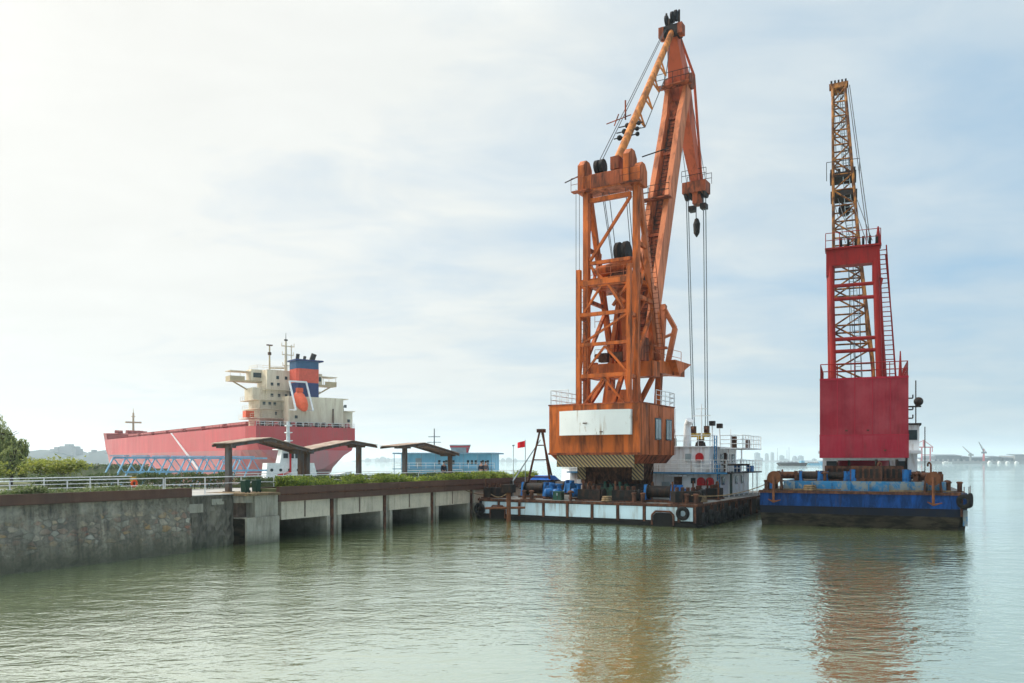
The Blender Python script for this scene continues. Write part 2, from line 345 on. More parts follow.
def mat_water():
    m, t, b = mat_nodes('murky_river_water')
    v = objvec(t); 
    big = noise(t, objvec(t, (1, 1, 1), (0, 0, rad(18))), 0.035, 3, 0.5)
    c = mixc(t, ramp(t, big, [(0.3, 0), (0.7, 1)]), (0.145, 0.185, 0.060), (0.165, 0.195, 0.085))
    t.links.new(c, b.inputs['Base Color'])
    b.inputs['Roughness'].default_value = 1.0; b.inputs['Specular IOR Level'].default_value = 0.0
    vr = objvec(t, (0.75, 1.25, 1), (0, 0, rad(-14)))
    gust = ramp(t, noise(t, objvec(t, (0.6, 1.6, 1), (0, 0, rad(10))), 0.035, 5, 0.6, 0.6), [(0.36, 0.28), (0.64, 1.3)])
    h1 = noise(t, vr, 0.75, 2, 0.5, 0.4)
    h2 = noise(t, vr, 2.4, 2, 0.5, 0.8)
    h3 = noise(t, vr, 7.5, 2, 0.5, 0.6)
    h = tmath(t, 'MULTIPLY', h1, 0.048)
    h = tmath(t, 'MULTIPLY_ADD', tmath(t, 'MULTIPLY', h2, gust), 0.046, h)
    h = tmath(t, 'MULTIPLY_ADD', tmath(t, 'MULTIPLY', h3, gust), 0.015, h)
    bp = N(t, 'ShaderNodeBump'); bp.inputs['Strength'].default_value = 1.0; bp.inputs['Distance'].default_value = 1.0
    t.links.new(h, bp.inputs['Height'])
    fr = N(t, 'ShaderNodeFresnel'); fr.inputs['IOR'].default_value = 1.333; t.links.new(bp.outputs[0], fr.inputs['Normal'])
    gl = N(t, 'ShaderNodeBsdfGlossy'); gl.inputs['Color'].default_value = (0.955, 1.0, 0.985, 1); gl.inputs['Roughness'].default_value = 0.03; t.links.new(bp.outputs[0], gl.inputs['Normal'])
    mx = N(t, 'ShaderNodeMixShader'); t.links.new(tmath(t, 'POWER', fr.outputs[0], 0.27), mx.inputs[0])
    t.links.new(b.outputs[0], mx.inputs[1]); t.links.new(gl.outputs[0], mx.inputs[2])
    o = next(n for n in t.nodes if n.type == 'OUTPUT_MATERIAL'); t.links.new(mx.outputs[0], o.inputs['Surface'])
    return m
M['water'] = mat_water()

# ------------------------------------------------------------------ mesh tools
class Frame:
    """Plan frame turned clockwise by deg: u to its right, v ahead."""
    def __init__(s, x, y, deg, z=0.0):
        a = rad(deg); s.o = Vec((x, y, z)); s.deg = deg
        s.u = Vec((math.cos(a), -math.sin(a), 0)); s.v = Vec((math.sin(a), math.cos(a), 0)); s.z = Vec((0, 0, 1))
    def P(s, u, v, z=0.0): return s.o + s.u * u + s.v * v + s.z * z
W0 = Frame(0, 0, 0)
ORG = {}
class MB:
    def __init__(s): s.v = []; s.f = []; s.sm = []
    def add(s, vs, fs, smooth=False):
        k = len(s.v); s.v += [Vec(p) for p in vs]
        s.f += [tuple(i + k for i in f) for f in fs]; s.sm += [smooth] * len(fs); return s
    def hexa(s, b, t): return s.add(list(b) + list(t), [(3, 2, 1, 0), (4, 5, 6, 7), (0, 1, 5, 4), (1, 2, 6, 5), (2, 3, 7, 6), (3, 0, 4, 7)])
    def box(s, F, u0, u1, v0, v1, z0, z1):
        return s.hexa([F.P(u0, v0, z0), F.P(u1, v0, z0), F.P(u1, v1, z0), F.P(u0, v1, z0)], [F.P(u0, v0, z1), F.P(u1, v0, z1), F.P(u1, v1, z1), F.P(u0, v1, z1)])
    def beam(s, p, q, w, h=None, side=None, w2=None, h2=None):
        """Rectangular bar from p to q, w wide along side, h across."""
        p, q = Vec(p), Vec(q); d = (q - p).normalized(); h = h or w
        sd_ = Vec(side) if side is not None else (d.cross(Vec((0, 0, 1))) if abs(d.z) < 0.95 else Vec((1, 0, 0)))
        sd_ = (sd_ - d * sd_.dot(d)).normalized(); up = d.cross(sd_)
        w2 = w2 or w; h2 = h2 or h
        c = lambda o, a, b: [o - sd_ * a / 2 - up * b / 2, o + sd_ * a / 2 - up * b / 2, o + sd_ * a / 2 + up * b / 2, o - sd_ * a / 2 + up * b / 2]
        return s.hexa(c(p, w, h), c(q, w2, h2))
    def tube(s, p, q, r, r2=None, n=8, cap=True):
        p, q = Vec(p), Vec(q); d = (q - p).normalized(); r2 = r if r2 is None else r2
        a = d.orthogonal().normalized(); b = d.cross(a)
        ring = lambda o, k: [o + (a * math.cos(2 * math.pi * i / n) + b * math.sin(2 * math.pi * i / n)) * k for i in range(n)]
        s.add(ring(p, r) + ring(q, r2), [(i, (i + 1) % n, n + (i + 1) % n, n + i) for i in range(n)], True)
        if cap: s.add(ring(p, r), [tuple(range(n))[::-1]]); s.add(ring(q, r2), [tuple(range(n))])
        return s
    def pipe(s, pts, r, n=6):
        for a, b in zip(pts, pts[1:]): s.tube(a, b, r, r, n, True)
        return s
    def lathe(s, c, prof, n=20, axis=(0, 0, 1)):
        c = Vec(c); d = Vec(axis).normalized(); a = d.orthogonal().normalized(); b = d.cross(a)
        vs_ = []
        for r, h in prof: vs_ += [c + d * h + (a * math.cos(2 * math.pi * i / n) + b * math.sin(2 * math.pi * i / n)) * r for i in range(n)]
        for k in range(len(prof) - 1):
            s.add(vs_[k * n:(k + 2) * n], [(i, (i + 1) % n, n + (i + 1) % n, n + i) for i in range(n)], True)
        if prof[0][0] > 1e-4: s.add(vs_[:n], [tuple(range(n))[::-1]])
        if prof[-1][0] > 1e-4: s.add(vs_[-n:], [tuple(range(n))])
        return s
    def disc(s, c, axis, r, w, n=16):
        d = Vec(axis).normalized() * w / 2; return s.tube(Vec(c) - d, Vec(c) + d, r, r, n)
    def torus(s, c, axis, R_, r, n=18, m=8):
        c = Vec(c); d = Vec(axis).normalized(); a = d.orthogonal().normalized(); b = d.cross(a); vs_ = []
        for i in range(n):
            e = a * math.cos(2 * math.pi * i / n) + b * math.sin(2 * math.pi * i / n)
            vs_ += [c + e * (R_ + r * math.cos(2 * math.pi * j / m)) + d * r * math.sin(2 * math.pi * j / m) for j in range(m)]
        return s.add(vs_, [(i * m + j, ((i + 1) % n) * m + j, ((i + 1) % n) * m + (j + 1) % m, i * m + (j + 1) % m) for i in range(n) for j in range(m)], True)
    def ball(s, c, rx, ry=None, rz=None, n=12, m=8):
        c = Vec(c); ry = ry or rx; rz = rz or rx; vs_ = []
        for j in range(m + 1):
            t = math.pi * j / m
            vs_ += [c + Vec((rx * math.sin(t) * math.cos(2 * math.pi * i / n), ry * math.sin(t) * math.sin(2 * math.pi * i / n), rz * math.cos(t))) for i in range(n)]
        return s.add(vs_, [(j * n + i, j * n + (i + 1) % n, (j + 1) * n + (i + 1) % n, (j + 1) * n + i) for j in range(m) for i in range(n)], True)
    def prism(s, pts, vec):
        n = len(pts); v2 = Vec(vec); a = [Vec(p) for p in pts]
        return s.add(a + [p + v2 for p in a], [tuple(range(n))[::-1], tuple(range(n, 2 * n))] + [(i, (i + 1) % n, n + (i + 1) % n, n + i) for i in range(n)])
    def plan(s, F, pts, z0, z1, sc2=None):
        """Plan polygon in F lifted from z0 to z1."""
        n = len(pts); top = sc2 or pts
        return s.add([F.P(a, b, z0) for a, b in pts] + [F.P(a, b, z1) for a, b in top], [tuple(range(n))[::-1], tuple(range(n, 2 * n))] + [(i, (i + 1) % n, n + (i + 1) % n, n + i) for i in range(n)])
    def loft(s, rings, closed=True, caps=True, smooth=True):
        n = len(rings[0]); vs_ = [p for r in rings for p in r]; fs = []
        for k in range(len(rings) - 1):
            for i in range(n if closed else n - 1):
                fs.append((k * n + i, k * n + (i + 1) % n, (k + 1) * n + (i + 1) % n, (k + 1) * n + i))
        s.add(vs_, fs, smooth)
        if caps: s.add(rings[0], [tuple(range(n))[::-1]]); s.add(rings[-1], [tuple(range(n))])
        return s
    def ladder(s, p, q, side, w=0.45, step=0.3, r=0.02):
        p, q, sd_ = Vec(p), Vec(q), Vec(side).normalized()
        s.tube(p - sd_ * w / 2, q - sd_ * w / 2, r, r, 5); s.tube(p + sd_ * w / 2, q + sd_ * w / 2, r, r, 5)
        k = max(2, int((q - p).length / step))
        for i in range(1, k):
            c = p.lerp(q, i / k); s.tube(c - sd_ * w / 2, c + sd_ * w / 2, r * 0.8, r * 0.8, 4)
        return s
    def build(s, name, m, parent=None, label=None):
        if parent is None:
            xs = [p.x for p in s.v]; ys = [p.y for p in s.v]; zs = [p.z for p in s.v]
            o = Vec(((min(xs) + max(xs)) / 2, (min(ys) + max(ys)) / 2, min(zs)))
        else: o = ORG[parent.name]
        me = bpy.data.meshes.new(name)
        me.from_pydata([tuple(p - o) for p in s.v], [], s.f)
        for p, k in zip(me.polygons, s.sm): p.use_smooth = k
        me.materials.append(M[m] if isinstance(m, str) else m)
        ob = bpy.data.objects.new(name, me); col.objects.link(ob)
        if parent is None: ob.location = o
        else: ob.parent = parent
        ORG[ob.name] = o
        if label: ob['label'] = label
        return ob
def tag(o, label=None, cat=None, group=None, kind=None):
    if label: o['label'] = label
    if cat: o['category'] = cat
    if group: o['group'] = group
    if kind: o['kind'] = kind
    return o
def thing(name, label, cat, loc=(0, 0, 0), group=None):
    o = bpy.data.objects.new(name, None); col.objects.link(o); o.empty_display_size = 0.3
    o.location = loc; ORG[o.name] = Vec(loc)
    return tag(o, label, cat, group)
def copy_tree(o, parent=None):
    c = o.copy(); col.objects.link(c)
    if parent is not None: c.parent = parent
    for ch in [x for x in o.children]: copy_tree(ch, c)
    return c
def place(proto, used, loc, rz, label=None):
    """First call moves the prototype itself, later calls copy it."""
    if not used: o = proto; used.append(1)
    else: o = copy_tree(proto)
    o.location = loc; o.rotation_euler = (0, 0, rz)
    if label: o['label'] = label
    return o
def railing(parent, pts, h, r=0.03, step=1.5, mat='rail_white', mids=1, name='railing'):
    """Handrail along a chain of points: each run of rail with its stanchions is one part."""
    b = MB(); up = Vec((0, 0, h))
    for p, q in zip(pts, pts[1:]):
        p, q = Vec(p), Vec(q); k = max(1, int(round((q - p).length / step)))
        for i in range(k + 1):
            c = p.lerp(q, i / k); b.tube(c, c + up, r, r, 5)
        for j in range(mids + 1):
            t = up * (1 - j / (mids + 1)); b.tube(p + t, q + t, r, r, 5)
    return b.build(name, mat, parent)

# ================================================================== water, land
def sheet(name, m, pts, z, kind='structure'):
    b = MB(); b.add([Vec((x, y, z)) for x, y in pts], [tuple(range(len(pts)))])
    return tag(b.build(name, m), kind=kind)
sheet('water', 'water', [(-7000, -300), (7000, -300), (7000, 9000), (-7000, 9000)], 0.0)

Q = Frame(-14.4, 42.4, 28.2)          # quay line: v along the quay, u towards the river
def qp(s, t, z=0.0): return Q.P(-t, s, z)
b = MB(); b.plan(Q, [(-1.6, -46), (-1.6, 0.32), (-9.2, 0.32), (-9.2, 7.2), (-16, 7.4), (-34, 10.5), (-62, 9), (-62, -46)], -1.2, 2.70)
tag(b.build('ground', 'earth'), kind='structure')
b = MB(); b.plan(Q, [(-0.76, -46), (-0.76, 2.7), (-0.76, 6.9), (-8.8, 6.9), (-8.8, -46)], 2.704, 2.75)
tag(b.build('promenade_pavement', 'paving'), kind='structure')

# stone quay wall: battered face with uneven courses
def wall_face(name, s0, s1, u_top, u_bot, z1, n, rough, label, mat_='masonry'):
    b = MB(); r = random.Random(n); nz = 14; rows = []
    for j in range(nz + 1):
        z = -1.0 + (z1 + 1.0) * j / nz
        rows.append([Q.P(u_bot + (u_top - u_bot) * (z + 1) / (z1 + 1) + (r.uniform(-rough, rough) if 0 < j < nz else 0), s0 + (s1 - s0) * i / n, z) for i in range(n + 1)])
    vs_ = [p for row in rows for p in row]; w = n + 1
    b.add(vs_, [(j * w + i, j * w + i + 1, (j + 1) * w + i + 1, (j + 1) * w + i) for j in range(nz) for i in range(n)])
    back = Q.P(u_top - 0.75, s0, z1), Q.P(u_top - 0.75, s1, z1), Q.P(u_top - 0.75, s1, -1), Q.P(u_top - 0.75, s0, -1)
    k = len(b.v); b.v += [Vec(p) for p in back]
    tl, tr, bl, br = nz * w, nz * w + n, 0, n
    b.f += [(tl, tr, k + 1, k), (bl, k + 3, k + 2, br), (k, k + 1, k + 2, k + 3), tuple([j * w for j in range(nz, -1, -1)] + [k + 3, k])[::-1], tuple([j * w + n for j in range(nz + 1)] + [k + 1, k + 2])]
    b.sm += [False] * 5
    return b.build(name, mat_, None)
o = wall_face('quay_wall', -46, -3.25, -0.05, 0.30, 2.70, 120, 0.025, '')
tag(o, 'long grey rubble stone quay wall under the brown kerb, rendered and stained', 'wall')
o = wall_face('quay_wall', -3.24, 0.30, -0.95, -0.70, 2.70, 26, 0.10, '', 'rough_stone')
tag(o, 'short dark section of rough stone wall next to the concrete abutment', 'wall')
k = thing('coping_stone', 'pale squared coping block set in the top of the short rough wall', 'stone', Q.P(-0.5, -1.9, 1.9))
b = MB(); b.box(Q, -1.5, -0.84, -2.6, -1.7, 1.85, 2.3); b.build('block', 'concrete', k)
b = MB(); b.box(Q, -1.5, -0.88, -1.1, -0.3, 2.2, 2.5); b.build('block', 'concrete', k)
# concrete coping ledge on the long wall
b = MB(); b.box(Q, -0.6, 0.045, -46, -17.6, 2.55, 2.715)
tag(b.build('wall_coping', 'girder'), 'pale concrete coping along the near end of the stone wall', 'coping')
# brown kerb planter above the stone wall
kb = thing('planter_kerb', 'long rusty brown planter kerb on top of the stone quay wall', 'planter', Q.P(0, -20, 2.7))
b = MB()
for i in range(7):
    s0 = -46 + i * 6.11; b.box(Q, -0.02, 0.12, s0, s0 + 6.09, 2.72, 3.16)
b.build('front_plate', 'corten', kb)
b = MB(); b.box(Q, -0.95, -0.88, -46, -3.25, 2.75, 3.05); b.build('back_plate', 'corten', kb)
b = MB(); b.box(Q, -0.95, 0.12, -3.24, -3.20, 2.72, 3.16); b.build('end_plate', 'corten', kb)
b = MB(); b.box(Q, -0.87, -0.03, -46, -3.26, 2.76, 2.98); b.build('soil', 'earth', kb)

# abutment between wall and pier
ab = thing('concrete_abutment', 'square stained concrete abutment with a dark niche in its side, between stone wall and pier', 'abutment', Q.P(-1, 1.5, 0))
b = MB(); b.box(Q, -3.0, 0.16, 0.31, 2.68, -1, 1.45); b.build('base_block', 'concrete', ab)
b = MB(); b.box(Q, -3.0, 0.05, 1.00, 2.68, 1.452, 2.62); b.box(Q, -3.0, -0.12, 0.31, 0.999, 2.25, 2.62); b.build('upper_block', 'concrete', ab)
b = MB(); b.box(Q, -3.0, -0.62, 0.34, 0.995, 1.453, 2.249); b.build('niche', 'soffit', ab)  # dark brown lining, shade of the recess put into its colour
b = MB(); b.box(Q, -1.0, 0.02, 0.27, 0.308, -.4, 1.40); b.build('side_shade', 'hull_scum', ab)  # dark sheet over the side face, standing in for its shade
b = MB(); b.box(Q, -3.0, 0.22, 0.25, 2.69, 2.623, 2.76); b.build('cap_slab', 'timber', ab)

# pier
pr = thing('pier', 'concrete pier with rusty brown edge beam over four dark bays, in front of the shelters', 'pier', Q.P(-4, 18, 0))
SEND = 36.5
b = MB(); b.box(Q, -9.0, -0.12, 2.70, SEND, 2.22, 2.74); b.build('deck_slab', 'paving', pr)
b = MB()
for i in range(6):
    s0 = 2.70 + i * 5.64; b.box(Q, -0.10, 0.10, s0, s0 + 5.62, 2.21, 3.06)
b.build('edge_beam', 'corten', pr)
b = MB(); b.box(Q, -1.55, -1.48, 2.72, SEND, 2.745, 3.0); b.build('planter_back', 'corten', pr)
b = MB(); b.box(Q, -1.47, -0.11, 2.72, SEND, 2.745, 2.93); b.build('soil', 'earth', pr)
b = MB(); b.tube(qp(2.9, -0.13, 2.62), qp(SEND, -0.13, 2.66), 0.03, n=6); b.build('service_pipe', 'rust', pr)
bays = [2.70, 7.48, 12.72, 18.37, 23.9, 29.4, SEND]
for a, c in zip(bays, bays[1:]):
    mid = a + (c - a) * 0.46
    b = MB(); b.box(Q, -0.42, -0.06, a + 0.36, c - 0.36, 1.18, 2.205); b.build('girder', 'girder', pr)
    b = MB(); b.box(Q, -0.5, -0.035, mid, mid + 0.09, 1.25, 2.19); b.build('girder_joint', 'soffit', pr)
for c in bays[1:-1]:
    for d in (-0.66, 0.36):
        b = MB(); b.box(Q, -8.5, -0.03, c + d, c + d + 0.30, -1, 1.175); b.build('column', 'concrete', pr)
    b = MB(); b.box(Q, -8.4, -0.16, c - 0.355, c + 0.355, -1, 2.2); b.build('pier_core', 'concrete', pr)
    b = MB(); b.box(Q, -0.155, 0.02, c - 0.34, c - 0.10, -0.2, 2.2); b.build('rubbing_strip', 'rust', pr)
b = MB(); b.box(Q, -8.6, -8.3, 2.7, SEND, -1, 2.2); b.build('back_wall', 'concrete', pr)

# handrails
for t, s0, s1, lab in ((1.6, -46, -3.5, 'pale metal handrail behind the planter on the stone wall'), (1.6, -3.4, 6.5, 'short pale handrail beside the two green bins'),
                       (1.75, 6.6, 36.2, 'pale handrail behind the planted edge of the pier'), (7.4, -46, -1.0, 'back handrail on the hedge side of the promenade'), (8.6, 7.2, 36.2, 'back handrail along the far edge of the pier')):
    h = thing('handrail', lab, 'railing', qp((s0 + s1) / 2, t, 2.75), 'handrails along the promenade')
    k = int((s1 - s0) / 2.4)
    for j, z in ((0, 3.64), (1, 3.30)):
        b = MB(); b.tube(qp(s0, t, z), qp(s1, t, z), 0.024 if j == 0 else 0.017, n=6); b.build('rail', 'rail_white', h)
    for i in range(k + 1):
        s = s0 + (s1 - s0) * i / k
        b = MB(); b.beam(qp(s, t, 2.75), qp(s, t, 3.62), 0.045, 0.035); b.build('post', 'rail_white', h)

# shelters
def shelter(label, prof, posts, t0, t1, tp):
    h = thing('shelter', label, 'shelter', qp(posts[0], tp, 2.75), 'gabled shelters on the quay')
    for (s0, z0), (s1, z1) in zip(prof, prof[1:]):
        b = MB(); b.hexa([qp(s0, t0, z0), qp(s1, t0, z1), qp(s1, t1, z1), qp(s0, t1, z0)], [qp(s0, t0, z0 + .05), qp(s1, t0, z1 + .05), qp(s1, t1, z1 + .05), qp(s0, t1, z0 + .05)])
        rf = b.build('roof_slope', 'shelter_roof', h)
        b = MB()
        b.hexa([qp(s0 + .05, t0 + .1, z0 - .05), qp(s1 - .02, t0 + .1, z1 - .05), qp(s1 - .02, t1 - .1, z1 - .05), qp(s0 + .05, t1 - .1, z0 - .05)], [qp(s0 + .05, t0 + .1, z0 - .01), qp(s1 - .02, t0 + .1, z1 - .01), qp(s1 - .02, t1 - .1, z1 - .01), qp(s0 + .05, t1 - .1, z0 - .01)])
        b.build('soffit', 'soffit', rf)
        for t in (t0 + 0.02, t1 - 0.14):
            b = MB(); b.beam(qp(s0, t + .06, z0 - .12), qp(s1, t + .06, z1 - .12), 0.09, 0.13); b.build('rafter', 'shelter_steel', h)
    zat = lambda s: next(z0 + (z1 - z0) * (s - s0) / (s1 - s0) for (s0, z0), (s1, z1) in zip(prof, prof[1:]) if s0 <= s <= s1)
    for s in posts:
        for t in (tp,):
            b = MB(); b.beam(qp(s, t, 2.75), qp(s, t, zat(s) - .12), 0.26, 0.30, side=Q.v)
            p_ = b.build('post', 'shelter_steel', h)
            b = MB(); b.box(Q, -t - .24, -t + .24, s - .22, s + .22, 2.752, 2.79); b.build('base_plate', 'shelter_steel', p_)
            b = MB(); b.beam(qp(s, t0 + .15, zat(s) - .17), qp(s, t1 - .15, zat(s) - .17), 0.2, 0.24); b.build('cross_beam', 'shelter_steel', h)
    return h
shelter('two bay gabled shelter of slate steel with brown roof, in front of the red ship', [(1.5, 5.48), (4.45, 5.86), (7.85, 5.20), (11.9, 5.85), (14.6, 5.60)], [1.8, 7.6, 8.15, 13.3], 2.2, 3.9, 2.85)
shelter('single bay gabled shelter with brown roof, in front of the blue floating house', [(17.0, 5.58), (20.5, 5.88), (25.5, 5.10)], [18.7, 25.0], 2.2, 3.9, 2.85)

# bins
proto = thing('litter_bin', '', 'bin', (0, 0, 0), 'green bins by the abutment'); used = []
b = MB(); b.plan(W0, [(-.16, -.15), (.16, -.15), (.16, .15), (-.16, .15)], 0.04, 0.66, [(-.19, -.18), (.19, -.18), (.19, .18), (-.19, .18)]); b.build('bin_body', 'bin_green', proto)
b = MB(); b.plan(W0, [(-.21, -.2), (.21, -.2), (.21, .2), (-.21, .2)], 0.665, 0.72, [(-.18, -.16), (.18, -.16), (.18, .16), (-.18, .16)]); b.build('lid', 'bin_green', proto)
for i in (-1, 1):
    b = MB(); b.disc((i * .13, .17, .08), (1, 0, 0), .08, .04); b.build('wheel', 'rubber', proto)
for s, lab in ((1.05, 'dark green bin nearer the shelter post, of the two on the abutment'), (1.85, 'dark green bin nearer the planted pier edge, of the two on the abutment')):
    place(proto, used, qp(s, 0.75, 2.762), rad(-28), lab)
# small orange and yellow float ring stand on the promenade
k = thing('lifebuoy_stand', 'small orange and yellow lifebuoy stand behind the promenade rail', 'lifebuoy', qp(-4.6, 2.4, 2.75))
b = MB(); b.beam(qp(-4.6, 2.4, 2.75), qp(-4.6, 2.4, 3.55), .08); b.build('post', 'rust', k)
b = MB(); b.torus(qp(-4.6, 2.33, 3.4), Q.u, .14, .05); b.build('ring', 'boat_orange', k)
b = MB(); b.box(Q, -2.5, -2.3, -4.72, -4.48, 3.5, 3.72); b.build('board', 'hook_yellow', k)

# mooring pile in front of the pier end
mp_ = thing('mooring_pile', 'rusty mooring pile with a sideways arm, before the pale barge panels', 'pile', (-0.25, 59.6, 0))
b = MB(); b.tube((-0.25, 59.6, -1), (-0.25, 59.6, 2.15), .17, .17, 10); b.build('pile', 'rust_bright', mp_)
b = MB(); b.tube((-2.0, 60.2, .95), (0.95, 59.2, 1.05), .09, .09, 8); b.build('arm', 'rust_bright', mp_)
b = MB(); b.box(Frame(-0.25, 59.6, 25), -.45, .45, -.3, .3, 2.15, 2.75); b.build('fender_block', 'dark', mp_)

# ================================================================== ship
class ShipFrame(Frame):
    def P(s, u, v, z=0.0): return Frame.P(s, u, v if v < 28 else 28 + (v - 28) * 1.19, z)
S = ShipFrame(-66.6, 205, -38)
ship = thing('bulk_carrier', 'large red bulk carrier with cream superstructure and blue and orange funnel, seen from astern', 'ship', S.P(15, 60, 0))
BM = 30.0
def hb(v, lev):      # half breadth at deck, upper, mid, waterline, keel
    tb = [(0, (14, 14, 13.0, 4.5, 0.6)), (5, (15, 15, 14.4, 9, 4)), (13, (15, 15, 15, 13, 9)), (28, (15, 15, 15, 15, 14)), (140, (15, 15, 15, 15, 14.5)), (156, (14.3, 13.8, 13, 12, 11)), (168, (11.5, 9.8, 8.6, 7.3, 6.5)), (176, (7.4, 5.2, 4.2, 3.3, 2.6)), (181, (3.2, 1.9, 1.3, .8, .4)), (183.5, (.6, .3, .2, .12, .1))]
    for (a, x), (c, y) in zip(tb, tb[1:]):
        if a <= v <= c: return x[lev] + (y[lev] - x[lev]) * (v - a) / (c - a)
def zl(v, lev):
    deck = 13.6 + (0 if v < 150 else 1.6 * (v - 150) / 33.5)
    stern = max(0.0, (13 - v) / 13)
    return (deck, 9.6, 7.4, 1.2 + 1.2 * stern, -1.5 + 3.2 * stern)[lev]
vsx = [0, 2.5, 5, 9, 13, 20, 28, 60, 100, 140, 148, 156, 162, 168, 172, 176, 179, 181, 183.5]
def hull_part(name, m, lv, parent):
    b = MB(); rings = []
    for v in vsx:
        L_ = [S.P(15 - hb(v, l), v, zl(v, l)) for l in lv]; R_ = [S.P(15 + hb(v, l), v, zl(v, l)) for l in lv[::-1]]
        rings.append(L_ + R_)
    b.loft(rings, closed=True, caps=True, smooth=False); return b.build(name, m, parent)
hull_part('hull', 'ship_red', (0, 1, 2), ship)
hull_part('lower_hull', 'ship_low', (2, 3, 4), ship)
b = MB(); fr = [150, 156, 162, 168, 172, 176, 179, 181, 183.5]
b.loft([[S.P(15 - hb(v, 0), v, zl(v, 0) + .01), S.P(15 - hb(v, 0) * 1.03, v, zl(v, 0) + 2.6), S.P(15 + hb(v, 0) * 1.03, v, zl(v, 0) + 2.6), S.P(15 + hb(v, 0), v, zl(v, 0) + .01)] for v in fr], smooth=False); b.build('forecastle', 'ship_deck', ship)
for i in range(7):
    v0 = 24 + i * 17.5
    b = MB(); b.box(S, 7, 23, v0, v0 + 13.5, 13.6, 15.0); hc = b.build('hatch_coaming', 'ship_deck', ship)
    b = MB(); b.plan(S, [(6.6, v0 - .3), (23.4, v0 - .3), (23.4, v0 + 13.8), (6.6, v0 + 13.8)], 15.01, 15.8, [(7, v0), (23, v0), (23, v0 + 13.5), (7, v0 + 13.5)]); b.build('hatch_cover', 'ship_deck', hc)
r = random.Random(4)
for i in range(14):
    v0 = 156 + r.random() * 20; u0 = 15 + r.uniform(-.7, .7) * hb(v0, 0); zz = zl(v0, 0) + 2.6
    b = MB(); b.disc(S.P(u0, v0, zz + .7), S.u, r.uniform(.5, .9), r.uniform(1, 2)); b.box(S, u0 - .7, u0 + .7, v0 - .8, v0 + .8, zz, zz + .4); b.build('windlass', 'ship_deck', ship)
fm = MB(); fm.tube(S.P(15, 166, 17), S.P(15, 166, 26.5), .55, .4, 10); fm = fm.build('foremast', 'mast_tan', ship)
b = MB(); b.box(S, 11.6, 18.4, 165.4, 166.6, 21.8, 22.5); b.build('crosstree', 'mast_tan', fm)
b = MB(); b.tube(S.P(15, 166, 26.5), S.P(15, 166, 28.6), .16, .08, 6); b.box(S, 14.2, 15.8, 165.6, 166.4, 24.6, 25.0); b.build('light_pole', 'mast_tan', fm)
railing(ship, [S.P(15 - hb(v, 0) + .15, v, zl(v, 0)) for v in (148, 100, 60, 20, 5, 0.2)], 1.2, .05, 3.0, 'ship_deck')
railing(ship, [S.P(1.2, .2, 13.6), S.P(28.8, .2, 13.6)], 1.2, .05, 2.2, 'rail_white')
railing(ship, [S.P(15 + hb(v, 0) - .15, v, zl(v, 0)) for v in (0.2, 5, 20)], 1.2, .05, 3.0, 'rail_white')
# dark mooring gear on the poop
for i in range(16):
    u0 = 2 + i * 1.7 + r.uniform(-.4, .4)
    b = MB(); b.disc(S.P(u0, 1.7 + r.random(), 14.3), S.u, r.uniform(.45, .75), r.uniform(.6, 1.1)); b.box(S, u0 - .5, u0 + .5, 1.2, 2.6, 13.6, 14.0); b.build('mooring_winch', ['ship_deck', 'dark', 'rust'][i % 3], ship)
# accommodation
ac = MB(); ac.plan(S, [(5.2, 8.6), (25, 8.6), (25, 17), (5.2, 17)], 13.61, 21.0); ac = ac.build('accommodation', 'cream', ship)
b = MB(); b.plan(S, [(7.6, 9.6), (22, 9.6), (22, 17), (7.6, 17)], 21.01, 29.4); b.build('bridge_tower', 'cream', ac)
b = MB(); b.plan(S, [(4.0, 10.6), (8.2, 10.6), (8.2, 16.8), (4.0, 16.8)], 21.02, 24.4); b.build('side_cabin', 'cream', ac)
for z0, uu in ((16.1, (2.6, 27.0)), (18.6, (3.6, 26.4)), (21.0, (3.0, 26.0)), (24.0, (6.6, 23.0))):
    b = MB(); b.box(S, uu[0], uu[1], 6.6 if z0 < 21.5 else 8.3, 17.4, z0 - .16, z0 + .02); d_ = b.build('deck_ledge', 'cream', ac)
    railing_pts = [S.P(uu[0], 17.3, z0), S.P(uu[0], 6.7 if z0 < 21.5 else 8.4, z0), S.P(uu[0] + 8, 6.7 if z0 < 21.5 else 8.4, z0)]
    bb = MB(); up = Vec((0, 0, 1.05))
    for p, q in zip(railing_pts, railing_pts[1:]):
        k = int((q - p).length / 1.6)
        for i in range(k + 1): c = p.lerp(q, i / k); bb.tube(c, c + up, .045, .045, 4)
        bb.tube(p + up, q + up, .045, .045, 4); bb.tube(p + up * .5, q + up * .5, .035, .035, 4)
    bb.build('ledge_railing', 'cream', ac)
for z0, us in ((14.4, (6.0, 8.2, 10.6)), (17.0, (5.8, 9.2)), (19.6, (6.0, 7.6, 9.0)), (22.0, (8.6, 10.6, 12.6)), (25.0, (8.6, 10.4)), (26.9, (10.2, 12.6))):
    for u0 in us:
        yv = 8.55 if z0 < 21 else 9.55
        b = MB(); b.box(S, u0, u0 + .75, yv, yv + .2, z0, z0 + .9); b.build('window', 'glass', ac)
b = MB(); b.box(S, 9.2, 12.2, 9.52, 9.7, 16.4, 18.3); b.build('recess_shade', 'glass', ac)  # dark panel drawn in for the shade of a recess
b = MB(); b.box(S, 5.6, 9.2, 8.0, 10.0, 16.12, 18.4); b.build('deck_locker', 'cream', ac)
